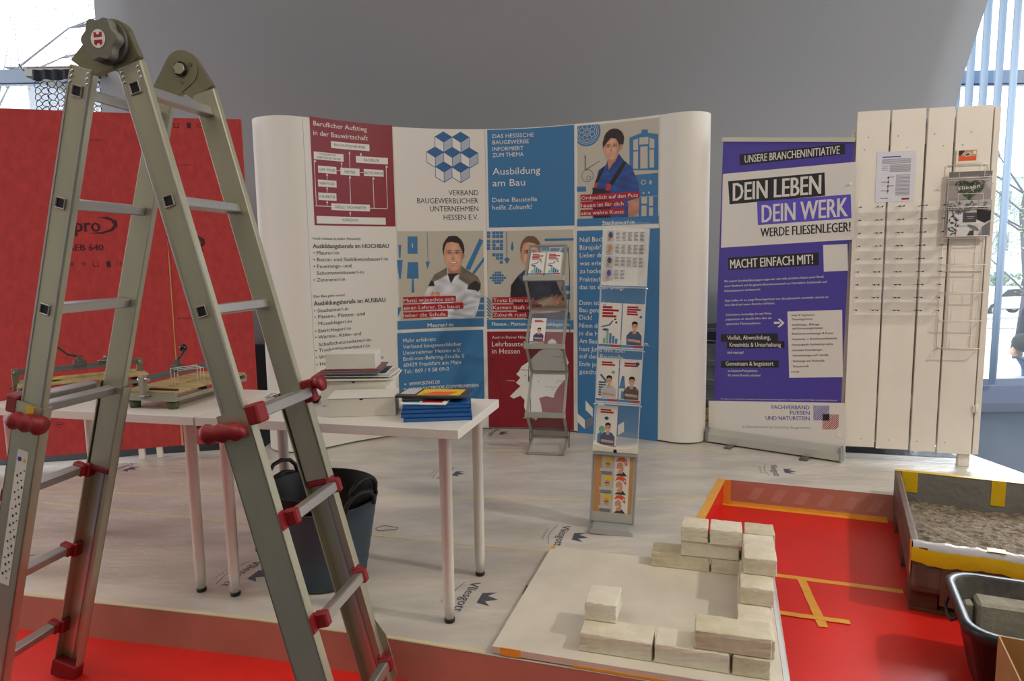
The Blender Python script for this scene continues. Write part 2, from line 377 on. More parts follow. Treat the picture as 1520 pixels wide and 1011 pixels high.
def im_woman():
    im = Img(140, 240, 185, 85, 690, 962)
    v = im.wave(.15, .03, .025)
    im.poly([(560, 780), (672, 760), (668, 900), (640, 962), (540, 962), (550, 860)], (188, 130, 104), shade=im.wave(.1, .03, .02))
    im.poly([(340, 430), (260, 480), (225, 600), (195, 700), (200, 962), (560, 962), (555, 800), (680, 770), (655, 620), (590, 470), (520, 410), (470, 345)], (42, 72, 140), shade=v)
    im.poly([(350, 370), (465, 330), (460, 380), (400, 430), (360, 495), (345, 440)], (188, 132, 106)); im.poly([(465, 335), (490, 400), (380, 520), (355, 495), (420, 420)], (36, 62, 124)); im.poly([(345, 395), (335, 430), (350, 500), (362, 480)], (36, 62, 124))
    im.poly([(300, 460), (325, 450), (250, 610), (215, 605)], (24, 24, 30)); im.poly([(505, 415), (545, 425), (400, 640), (360, 625)], (24, 24, 30)); im.poly([(195, 650), (380, 680), (380, 962), (215, 962)], (30, 30, 36), shade=v)
    im.poly([(225, 600), (255, 604), (238, 652), (208, 645)], (200, 48, 38)); im.poly([(345, 615), (385, 625), (372, 690), (330, 680)], (200, 48, 38))
    im.ell(412, 200, 104, 108, (44, 30, 28)); face(im, 390, 275, 80, 118, (44, 30, 28), smile=2); im.poly([(312, 260), (318, 180), (370, 120), (450, 130), (500, 200), (498, 270), (470, 250), (450, 195), (400, 165), (350, 215)], (44, 30, 28)); im.poly([(465, 200), (505, 190), (512, 250), (470, 262)], (46, 32, 30)); im.ell(484, 275, 14, 26, (190, 132, 106)); return im
PEOPLE = {'man_white': im_man_white, 'man_dark': im_man_dark, 'woman_blue': im_woman}

# printed matter: T text (u0,v0,u1,v1,cap height,colour,weight), R rectangle, P polygon, E ellipse; metres on the panel
COL1=[
('R',0.916,1.556,1.521,2.27,'red'),
('T','Beruflicher Aufstieg',0.942,2.215,1.335,2.215,0.0306,'wht',0),
('T','in der Bauwirtschaft',0.938,2.153,1.34,2.153,0.0325,'wht',0),
('R',1.066,2.081,1.349,2.126,'wht'),
('T','BAUUNTERNEHMER',1.09,2.095,1.319,2.095,0.018,'blk',0),
('R',1.246,1.996,1.481,2.041,'wht'),
('T','BACHELOR',1.306,2.009,1.417,2.009,0.019,'blk',0),
('R',0.961,1.908,1.098,1.955,'wht'),
('T','GEPR. POLIER',0.967,1.922,1.09,1.922,0.018,'blk',0),
('R',1.128,1.905,1.269,1.954,'wht'),
('T','MEISTER',1.159,1.918,1.238,1.918,0.018,'blk',0),
('R',1.301,1.908,1.446,1.955,'wht'),
('T','BAUTECHNIKER',1.305,1.921,1.442,1.921,0.018,'blk',0),
('R',0.956,1.816,1.094,1.862,'wht'),
('T','WERKPOLIER',0.966,1.83,1.081,1.83,0.018,'blk',0),
('R',0.954,1.726,1.089,1.776,'wht'),
('T','VORARBEITER',0.959,1.742,1.08,1.742,0.018,'blk',0),
('R',1.047,1.662,1.335,1.708,'wht'),
('T','GESELLE / FACHARBEITER',1.073,1.676,1.308,1.676,0.018,'blk',0),
('R',0.933,1.569,1.449,1.619,'wht'),
('T','AUSBILDUNG',1.125,1.589,1.245,1.589,0.018,'blk',0),
('R',0.934,1.995,1.155,2.045,'wht'),
('T','FACHLEHRER FÜR',0.976,2.026,1.098,2.026,0.0132,'blk',0),
('T','ARBEITSTECHN. FÄCHER',0.955,2.003,1.134,2.003,0.0132,'blk',0),
('R',1.197,1.958,1.201,2.066,'wht'),
('P',[(1.193,2.051),(1.208,2.052),(1.201,2.066)],'wht'),
('R',1.192,1.714,1.196,1.901,'wht'),
('P',[(1.189,1.885),(1.205,1.886),(1.198,1.901)],'wht'),
('R',1.185,1.624,1.189,1.657,'wht'),
('P',[(1.179,1.642),(1.195,1.642),(1.188,1.657)],'wht'),
('R',1.282,2.035,1.286,2.065,'wht'),
('P',[(1.276,2.049),(1.292,2.05),(1.284,2.065)],'wht'),
('R',1.136,1.957,1.14,1.991,'wht'),
('P',[(1.131,1.976),(1.147,1.977),(1.139,1.991)],'wht'),
('R',1.023,1.866,1.027,1.907,'wht'),
('P',[(1.017,1.892),(1.034,1.894),(1.026,1.907)],'wht'),
('R',1.018,1.78,1.022,1.816,'wht'),
('P',[(1.013,1.801),(1.029,1.802),(1.021,1.816)],'wht'),
('R',1.014,1.692,1.018,1.724,'wht'),
('P',[(1.008,1.709),(1.024,1.71),(1.017,1.724)],'wht'),
('R',0.933,1.689,0.937,1.991,'wht'),
('P',[(0.934,1.976),(0.95,1.978),(0.943,1.991)],'wht'),
('R',1.364,1.683,1.368,1.901,'wht'),
('P',[(1.362,1.885),(1.378,1.886),(1.37,1.901)],'wht'),
('R',1.464,1.685,1.468,1.988,'wht'),
('P',[(1.463,1.973),(1.479,1.974),(1.472,1.988)],'wht'),
('R',0.927,1.684,1.046,1.688,'wht'),
('R',1.335,1.681,1.463,1.685,'wht'),
('R',1.098,1.931,1.127,1.935,'wht'),
('R',1.269,1.928,1.3,1.932,'wht'),
('T','Hoch hinaus in jeder Hinsicht!',0.896,1.46,1.255,1.46,0.0168,'blk',0),
('T','Ausbildungsberufe im HOCHBAU',0.894,1.403,1.466,1.403,0.0288,'blk',1),
('T','• Maurer/-in',0.896,1.359,1.088,1.359,0.0241,'blk',0),
('T','• Beton- und Stahlbetonbauer/-in',0.894,1.313,1.455,1.313,0.0241,'blk',0),
('T','• Feuerungs- und',0.892,1.268,1.178,1.268,0.0241,'blk',0),
('T','Schornsteinbauer/-in',0.915,1.222,1.269,1.222,0.0228,'blk',0),
('T','• Zimmerer/-in',0.889,1.176,1.126,1.176,0.0228,'blk',0),
('T','Der Bau geht voran!',0.884,1.068,1.12,1.068,0.0165,'blk',0),
('T','Ausbildungsberufe im AUSBAU',0.881,1.013,1.425,1.013,0.0304,'blk',1),
('T','• Stuckateur/-in',0.881,0.966,1.141,0.966,0.0241,'blk',0),
('T','• Fliesen-, Platten- und',0.881,0.923,1.265,0.923,0.0241,'blk',0),
('T','Mosaikleger/-in',0.908,0.877,1.163,0.877,0.0228,'blk',0),
('T','• Estrichleger/-in',0.879,0.827,1.154,0.827,0.0228,'blk',0),
('T','• Wärme-, Kälte- und',0.879,0.783,1.23,0.783,0.0241,'blk',0),
('T','Schallschutzisolierer/-in',0.903,0.732,1.302,0.732,0.0241,'blk',0),
('T','• Trockenbaumonteur/-in',0.876,0.691,1.291,0.691,0.0241,'blk',0),
('T','• Werksteinhersteller/-in',0.877,0.643,1.276,0.643,0.0241,'blk',0),
('T','• Holz- und Bautenschützer/-in',0.877,0.596,1.394,0.596,0.0241,'blk',0),
]
COL2=[
('T','VERBAND',1.922,1.785,2.143,1.785,0.0374,'blk',0),
('T','BAUGEWERBLICHER',1.687,1.726,2.141,1.726,0.0374,'blk',0),
('T','UNTERNEHMEN',1.78,1.668,2.14,1.668,0.0374,'blk',0),
('T','HESSEN E.V.',1.88,1.606,2.139,1.606,0.0374,'blk',0),
('CUBE',1.895,2.168),
('CUBE',2.021,2.168),
('CUBE',1.83,2.058),
('CUBE',1.956,2.058),
('CUBE',2.083,2.055),
('CUBE',1.892,1.953),
('CUBE',2.015,1.951),
('R',1.533,0.868,2.173,1.523,'beige'),
('P',[(1.536,1.423),(1.558,1.423),(1.55,1.33),(1.539,1.33)],'blue'),
('P',[(1.522,1.315),(1.565,1.314),(1.557,1.245),(1.546,1.175),(1.535,1.175),(1.526,1.245)],'blue'),
('P',[(1.607,1.485),(1.681,1.484),(1.678,1.357),(1.604,1.358)],'blue'),
('E',1.641,1.419,0.01,0.036,'beige'),
('P',[(1.603,1.298),(1.679,1.297),(1.681,1.175),(1.591,1.177)],'blue'),
('P',[(1.631,1.192),(1.641,1.192),(1.645,1.071),(1.623,1.072)],'blue'),
('R',1.752,1.304,1.756,1.519,'blue'),
('P',[(1.735,1.3),(1.769,1.3),(1.749,1.242)],'blue'),
('P',[(2.144,1.465),(2.174,1.45),(2.067,1.227),(2.034,1.244)],'blue'),
('P',[(2.174,1.328),(2.176,1.297),(2.101,1.198),(2.083,1.209)],'blue'),
('P',[(2.125,1.025),(2.17,1.024),(2.169,0.982),(2.124,0.983)],'blue'),
('P',[(2.12,0.972),(2.169,0.971),(2.168,0.929),(2.119,0.93)],'blue'),
('P',[(2.075,0.921),(2.168,0.919),(2.167,0.877),(2.074,0.879)],'blue'),
('P',[(1.516,0.968),(1.544,0.967),(1.535,0.939),(1.515,0.893)],'blue'),
('IMG','man_white',1.693,1.504,2.16,0.839),
('R',1.509,0.802,2.165,0.866,'blue'),
('T','Maurer/-in',1.736,0.81,1.932,0.81,0.0285,'wht',1),
('R',1.556,0.996,1.957,1.041,'redc'),
('T','Mutti wünschte sich',1.561,1.003,1.944,1.003,0.0261,'wht',0),
('R',1.554,0.94,2.012,0.986,'redc'),
('T','einen Lehrer. Du baust',1.559,0.948,1.987,0.948,0.0261,'wht',0),
('R',1.554,0.883,1.893,0.929,'redc'),
('T','lieber die Schule.',1.557,0.892,1.884,0.892,0.0261,'wht',0),
('R',1.505,0.092,2.158,0.777,'blue'),
('T','Mehr erfahren:',1.546,0.704,1.797,0.704,0.0294,'wht',0),
('T','Verband baugewerblicher',1.544,0.659,1.991,0.659,0.028,'wht',0),
('T','Unternehmer Hessen e.V.',1.543,0.613,1.984,0.613,0.028,'wht',0),
('T','Emil-von-Behring-Straße 5',1.543,0.567,2.009,0.567,0.028,'wht',0),
('T','60439 Frankfurt am Main',1.544,0.52,1.982,0.52,0.0294,'wht',0),
('T','Tel.: 069 / 9 58 09-0',1.543,0.471,1.89,0.471,0.0294,'wht',0),
('T','WWW.BGVHT.DE',1.581,0.376,1.818,0.376,0.0252,'wht',1),
('T','WWW.FACEBOOK.COM/VBUHESSEN',1.58,0.336,2.113,0.336,0.024,'wht',1),
('E',1.552,0.39,0.012,0.012,'wht'),
('R',1.539,0.339,1.564,0.358,'wht'),
]
COL3=[
('R',2.217,1.545,2.866,2.257,'blue'),
('T','DAS HESSISCHE',2.257,2.197,2.562,2.197,0.0279,'wht',0),
('T','BAUGEWERBE',2.256,2.152,2.526,2.152,0.0279,'wht',0),
('T','INFORMIERT',2.255,2.105,2.485,2.105,0.0279,'wht',0),
('T','ZUM THEMA',2.254,2.06,2.485,2.06,0.0294,'wht',0),
('T','Ausbildung',2.252,1.932,2.609,1.932,0.0494,'wht',0),
('T','am Bau',2.25,1.848,2.493,1.848,0.0494,'wht',0),
('T','Deine Baustelle',2.247,1.732,2.582,1.732,0.0321,'wht',0),
('T','heißt Zukunft!',2.246,1.677,2.541,1.677,0.0321,'wht',0),
('R',2.202,0.849,2.858,1.518,'beige'),
('P',[(2.202,1.518),(2.227,1.517),(2.226,1.494),(2.201,1.495)],'blue'),
('P',[(2.201,1.492),(2.226,1.491),(2.226,1.468),(2.201,1.469)],'blue'),
('P',[(2.242,1.517),(2.267,1.517),(2.266,1.494),(2.241,1.494)],'blue'),
('P',[(2.241,1.491),(2.266,1.491),(2.266,1.468),(2.241,1.468)],'blue'),
('P',[(2.27,1.517),(2.295,1.516),(2.294,1.493),(2.269,1.494)],'blue'),
('P',[(2.269,1.49),(2.294,1.49),(2.294,1.467),(2.269,1.468)],'blue'),
('P',[(2.298,1.516),(2.323,1.516),(2.322,1.493),(2.297,1.493)],'blue'),
('P',[(2.297,1.49),(2.322,1.49),(2.322,1.467),(2.297,1.467)],'blue'),
('P',[(2.201,1.454),(2.225,1.453),(2.225,1.43),(2.2,1.431)],'blue'),
('P',[(2.2,1.427),(2.225,1.427),(2.224,1.404),(2.2,1.404)],'blue'),
('P',[(2.2,1.401),(2.224,1.401),(2.224,1.378),(2.199,1.378)],'blue'),
('P',[(2.241,1.453),(2.265,1.453),(2.265,1.43),(2.24,1.43)],'blue'),
('P',[(2.24,1.427),(2.265,1.426),(2.265,1.403),(2.24,1.404)],'blue'),
('P',[(2.24,1.401),(2.264,1.4),(2.264,1.377),(2.239,1.378)],'blue'),
('P',[(2.269,1.452),(2.293,1.452),(2.293,1.429),(2.268,1.429)],'blue'),
('P',[(2.268,1.4),(2.293,1.4),(2.292,1.377),(2.267,1.377)],'blue'),
('P',[(2.297,1.452),(2.322,1.452),(2.321,1.429),(2.296,1.429)],'blue'),
('P',[(2.296,1.426),(2.321,1.425),(2.321,1.402),(2.296,1.403)],'blue'),
('P',[(2.296,1.4),(2.321,1.399),(2.32,1.376),(2.295,1.377)],'blue'),
('P',[(2.239,1.354),(2.264,1.353),(2.263,1.33),(2.238,1.331)],'blue'),
('P',[(2.267,1.353),(2.292,1.353),(2.291,1.33),(2.266,1.33)],'blue'),
('P',[(2.295,1.353),(2.32,1.352),(2.32,1.329),(2.295,1.33)],'blue'),
('P',[(2.266,1.328),(2.291,1.327),(2.291,1.304),(2.266,1.305)],'blue'),
('P',[(2.295,1.327),(2.319,1.327),(2.319,1.304),(2.294,1.304)],'blue'),
('P',[(2.293,1.298),(2.318,1.297),(2.318,1.274),(2.293,1.275)],'blue'),
('P',[(2.253,1.216),(2.268,1.216),(2.268,1.2),(2.253,1.2)],'blue'),
('P',[(2.271,1.216),(2.286,1.216),(2.286,1.2),(2.271,1.2)],'blue'),
('P',[(2.289,1.216),(2.304,1.215),(2.304,1.199),(2.288,1.2)],'blue'),
('P',[(2.235,1.197),(2.25,1.197),(2.25,1.181),(2.235,1.181)],'blue'),
('P',[(2.253,1.197),(2.268,1.197),(2.268,1.181),(2.252,1.181)],'blue'),
('P',[(2.27,1.197),(2.286,1.196),(2.286,1.18),(2.27,1.181)],'blue'),
('P',[(2.288,1.196),(2.304,1.196),(2.303,1.18),(2.288,1.18)],'blue'),
('P',[(2.306,1.196),(2.321,1.196),(2.321,1.18),(2.306,1.18)],'blue'),
('P',[(2.217,1.178),(2.232,1.178),(2.232,1.162),(2.217,1.162)],'blue'),
('P',[(2.235,1.178),(2.25,1.178),(2.25,1.162),(2.234,1.162)],'blue'),
('P',[(2.252,1.178),(2.268,1.177),(2.267,1.161),(2.252,1.162)],'blue'),
('P',[(2.27,1.177),(2.285,1.177),(2.285,1.161),(2.27,1.161)],'blue'),
('P',[(2.288,1.177),(2.303,1.177),(2.303,1.161),(2.288,1.161)],'blue'),
('P',[(2.306,1.177),(2.321,1.177),(2.321,1.161),(2.305,1.161)],'blue'),
('P',[(2.323,1.177),(2.339,1.176),(2.339,1.16),(2.323,1.161)],'blue'),
('P',[(2.234,1.159),(2.25,1.158),(2.249,1.142),(2.234,1.142)],'blue'),
('P',[(2.252,1.158),(2.267,1.158),(2.267,1.142),(2.252,1.142)],'blue'),
('P',[(2.27,1.158),(2.285,1.158),(2.285,1.142),(2.27,1.142)],'blue'),
('P',[(2.288,1.158),(2.303,1.158),(2.303,1.142),(2.287,1.142)],'blue'),
('P',[(2.305,1.158),(2.321,1.157),(2.32,1.141),(2.305,1.142)],'blue'),
('P',[(2.252,1.139),(2.267,1.139),(2.267,1.123),(2.251,1.123)],'blue'),
('P',[(2.269,1.139),(2.285,1.139),(2.285,1.122),(2.269,1.123)],'blue'),
('P',[(2.287,1.139),(2.303,1.138),(2.302,1.122),(2.287,1.122)],'blue'),
('R',2.348,1.319,2.352,1.513,'blue'),
('P',[(2.326,1.311),(2.348,1.322),(2.372,1.31),(2.348,1.272)],'blue'),
('P',[(2.391,1.445),(2.402,1.389),(2.39,1.366),(2.378,1.39)],'blue'),
('R',2.638,1.437,2.86,1.454,'blue'),
('P',[(2.613,1.392),(2.67,1.396),(2.676,1.365),(2.613,1.366)],'blue'),
('P',[(2.682,1.386),(2.756,1.384),(2.744,1.361),(2.682,1.362)],'blue'),
('P',[(2.777,1.388),(2.825,1.387),(2.809,1.347),(2.752,1.348)],'blue'),
('P',[(2.766,1.108),(2.832,1.108),(2.832,1.069),(2.766,1.069)],'blue'),
('P',[(2.782,1.045),(2.832,1.045),(2.831,1.006),(2.782,1.005)],'blue'),
('P',[(2.732,0.91),(2.831,0.911),(2.831,0.855),(2.732,0.854)],'blue'),
('P',[(2.192,1.024),(2.225,0.983),(2.225,0.973),(2.192,1.013)],'blue'),
('P',[(2.192,0.998),(2.225,0.957),(2.225,0.947),(2.191,0.987)],'blue'),
('P',[(2.191,0.972),(2.224,0.931),(2.224,0.921),(2.191,0.961)],'blue'),
('P',[(2.191,0.946),(2.224,0.905),(2.224,0.895),(2.19,0.935)],'blue'),
('P',[(2.19,0.92),(2.223,0.879),(2.223,0.869),(2.19,0.909)],'blue'),
('P',[(2.19,0.894),(2.207,0.882),(2.207,0.878),(2.189,0.883)],'blue'),
('P',[(2.189,0.868),(2.207,0.856),(2.207,0.852),(2.189,0.857)],'blue'),
('IMG','man_dark',2.365,1.477,2.822,0.849),
('R',2.189,0.782,2.857,0.851,'blue'),
('T','Fliesen-, Platten- und Mosaikleger/-in',2.226,0.806,2.83,0.806,0.0266,'wht',1),
('R',2.234,0.979,2.556,1.023,'redc'),
('T','Trotz Ecken und',2.24,0.987,2.547,0.987,0.0261,'wht',0),
('R',2.233,0.923,2.612,0.968,'redc'),
('T','Kanten läuft deine',2.237,0.931,2.601,0.931,0.0274,'wht',0),
('R',2.234,0.866,2.511,0.911,'redc'),
('T','Zukunft rund.',2.238,0.876,2.496,0.876,0.0274,'wht',0),
('R',2.188,0.015,2.855,0.761,'red'),
('T','Auch in Deiner Nähe!',2.225,0.708,2.497,0.708,0.0194,'wht',0),
('T','Lehrbaustellen',2.224,0.647,2.54,0.647,0.0378,'wht',0),
('T','in Hessen',2.223,0.592,2.438,0.592,0.0378,'wht',0),
('P',[(2.531,0.556),(2.495,0.524),(2.448,0.492),(2.429,0.455),(2.407,0.433),(2.438,0.405),(2.403,0.367),(2.438,0.339),(2.398,0.302),(2.355,0.258),(2.383,0.241),(2.437,0.265),(2.469,0.231),(2.464,0.179),(2.478,0.136),(2.519,0.1),(2.555,0.075),(2.607,0.133),(2.596,0.206),(2.582,0.249),(2.638,0.268),(2.697,0.257),(2.712,0.305),(2.741,0.35),(2.786,0.402),(2.815,0.446),(2.786,0.48),(2.818,0.531),(2.794,0.594),(2.743,0.634),(2.715,0.697),(2.686,0.711),(2.659,0.689),(2.641,0.639),(2.583,0.609)],'wht'),
('E',2.571,0.596,0.008,0.008,'red'),
('E',2.52,0.467,0.008,0.008,'red'),
('E',2.479,0.421,0.008,0.008,'red'),
('E',2.416,0.381,0.008,0.008,'red'),
('E',2.515,0.243,0.008,0.008,'red'),
('E',2.72,0.375,0.008,0.008,'red'),
('E',2.687,0.323,0.008,0.008,'red'),
('E',2.766,0.531,0.008,0.008,'red'),
('E',2.79,0.572,0.008,0.008,'red'),
('E',2.58,0.379,0.008,0.008,'red'),
('T','Limburg',2.334,0.378,2.392,0.378,0.0102,'wht',0),
('T','Marburg',2.444,0.463,2.501,0.463,0.0102,'red',0),
('T','Fulda',2.727,0.385,2.768,0.385,0.0102,'red',0),
('T','Gelnhausen',2.631,0.337,2.719,0.337,0.0097,'red',0),
('T','Darmstadt',2.457,0.087,2.533,0.087,0.0102,'wht',0),
('T','Rotenburg',2.699,0.569,2.772,0.569,0.0097,'red',0),
]
COL4=[
('R',2.889,1.591,3.485,2.245,'beige'),
('ROS',2.962,2.198,0.099),
('P',[(3.272,2.133),(3.359,2.157),(3.359,2.177),(3.402,2.176),(3.406,2.152),(3.479,2.135),(3.482,1.896),(3.274,1.912)],'blue'),
('P',[(3.3,2.113),(3.334,2.123),(3.335,2.042),(3.3,2.046)],'beige'),
('P',[(3.343,2.125),(3.408,2.126),(3.409,2.076),(3.344,2.079)],'beige'),
('P',[(3.417,2.118),(3.452,2.104),(3.453,2.045),(3.417,2.048)],'beige'),
('P',[(3.301,2.035),(3.335,2.036),(3.335,1.917),(3.301,1.92)],'beige'),
('P',[(3.351,2.064),(3.404,2.063),(3.406,1.915),(3.352,1.916)],'beige'),
('P',[(3.417,2.038),(3.45,2.037),(3.451,1.917),(3.419,1.918)],'beige'),
('P',[(3.31,1.875),(3.48,1.879),(3.481,1.762),(3.311,1.763)],'blue'),
('E',3.376,1.823,0.035,0.035,'beige'),
('E',3.376,1.823,0.024,0.024,'blue'),
('E',3.427,1.819,0.018,0.03,'beige'),
('P',[(3.311,1.766),(3.481,1.765),(3.481,1.725),(3.311,1.728)],'blue'),
('P',[(3.34,1.723),(3.481,1.722),(3.483,1.566),(3.342,1.572)],'blue'),
('P',[(3.362,1.722),(3.402,1.721),(3.403,1.675),(3.363,1.677)],'beige'),
('P',[(3.417,1.722),(3.445,1.722),(3.446,1.659),(3.417,1.659)],'beige'),
('P',[(3.363,1.664),(3.399,1.662),(3.4,1.577),(3.363,1.578)],'beige'),
('P',[(3.417,1.647),(3.446,1.648),(3.447,1.574),(3.418,1.576)],'beige'),
('P',[(3.372,1.755),(3.382,1.755),(3.383,1.742),(3.372,1.743)],'beige'),
('P',[(3.411,1.756),(3.422,1.755),(3.422,1.742),(3.411,1.743)],'beige'),
('P',[(2.887,1.821),(2.954,1.818),(2.954,1.782),(2.887,1.786)],'blue'),
('P',[(2.945,2.036),(2.951,2.035),(2.95,1.934),(2.945,1.934)],'navy'),
('P',[(2.942,2.025),(2.948,2.042),(2.954,2.025)],'navy'),
('P',[(2.948,1.937),(3.054,1.993),(3.054,1.989),(2.948,1.931)],'navy'),
('RING',2.965,1.894,0.044,'navy'),
('RING',2.973,1.878,0.016,'navy'),
('IMG','woman_blue',2.992,2.212,3.363,1.584),
('R',2.887,1.537,3.488,1.591,'blue'),
('T','Stuckateur/-in',3.075,1.54,3.312,1.54,0.0305,'wht',1),
('R',2.913,1.718,3.349,1.762,'redc'),
('T','Ordentlich auf den Putz',2.919,1.726,3.339,1.726,0.0247,'wht',0),
('R',2.913,1.667,3.24,1.711,'redc'),
('T','hauen ist für dich',2.918,1.673,3.232,1.673,0.026,'wht',0),
('R',2.912,1.61,3.24,1.654,'redc'),
('T','eine wahre Kunst',2.918,1.618,3.233,1.618,0.0247,'wht',0),
('R',2.886,-0.033,3.497,1.505,'blue'),
('T','Null Bock auf',2.906,1.425,3.162,1.425,0.0334,'wht',0),
('T','Bürojob?',2.906,1.368,3.064,1.368,0.0334,'wht',0),
('T','Lieber draußen',2.906,1.312,3.181,1.312,0.0334,'wht',0),
('T','was erleben als',2.906,1.255,3.201,1.255,0.0317,'wht',0),
('T','zu hocken?',2.906,1.198,3.103,1.198,0.0334,'wht',0),
('T','Praktisch was machen,',2.905,1.138,3.319,1.138,0.0317,'wht',0),
('T','das ist dein Ding?',2.903,1.082,3.241,1.082,0.0316,'wht',0),
('T','Dann ist der',2.902,0.966,3.129,0.966,0.0332,'wht',0),
('T','Bau genau für',2.902,0.913,3.148,0.913,0.0332,'wht',0),
('T','Dich!',2.902,0.857,2.997,0.857,0.0332,'wht',0),
('T','Nimm die Zukunft',2.902,0.798,3.205,0.798,0.0332,'wht',0),
('T','in die Hand!',2.901,0.74,3.13,0.74,0.0332,'wht',0),
('T','Am Bau arbeitest Du im Team,',2.901,0.683,3.43,0.683,0.0332,'wht',0),
('T','hast Jobs mit Ziel',2.901,0.624,3.243,0.624,0.0332,'wht',0),
('T','auf der Baustelle.',2.901,0.57,3.243,0.57,0.0349,'wht',0),
('T','Ende jeden Tages',2.901,0.512,3.206,0.512,0.0332,'wht',0),
('T','geschafft.',2.9,0.454,3.092,0.454,0.0332,'wht',0),
('P',[(2.947,0.252),(3.002,0.195),(3.002,0.131),(2.947,0.181)],'wht'),
('P',[(2.883,0.151),(2.941,0.103),(2.941,0.033),(2.883,0.085)],'wht'),
('P',[(2.946,0.104),(3.002,0.131),(3.002,0.071),(2.945,0.034)],'gry'),
('P',[(3.034,0.218),(3.059,0.251),(3.102,0.223),(3.095,0.202),(3.045,0.198)],'wht'),
('P',[(3.195,0.084),(3.242,0.117),(3.243,0.04),(3.195,0.01)],'wht'),
]
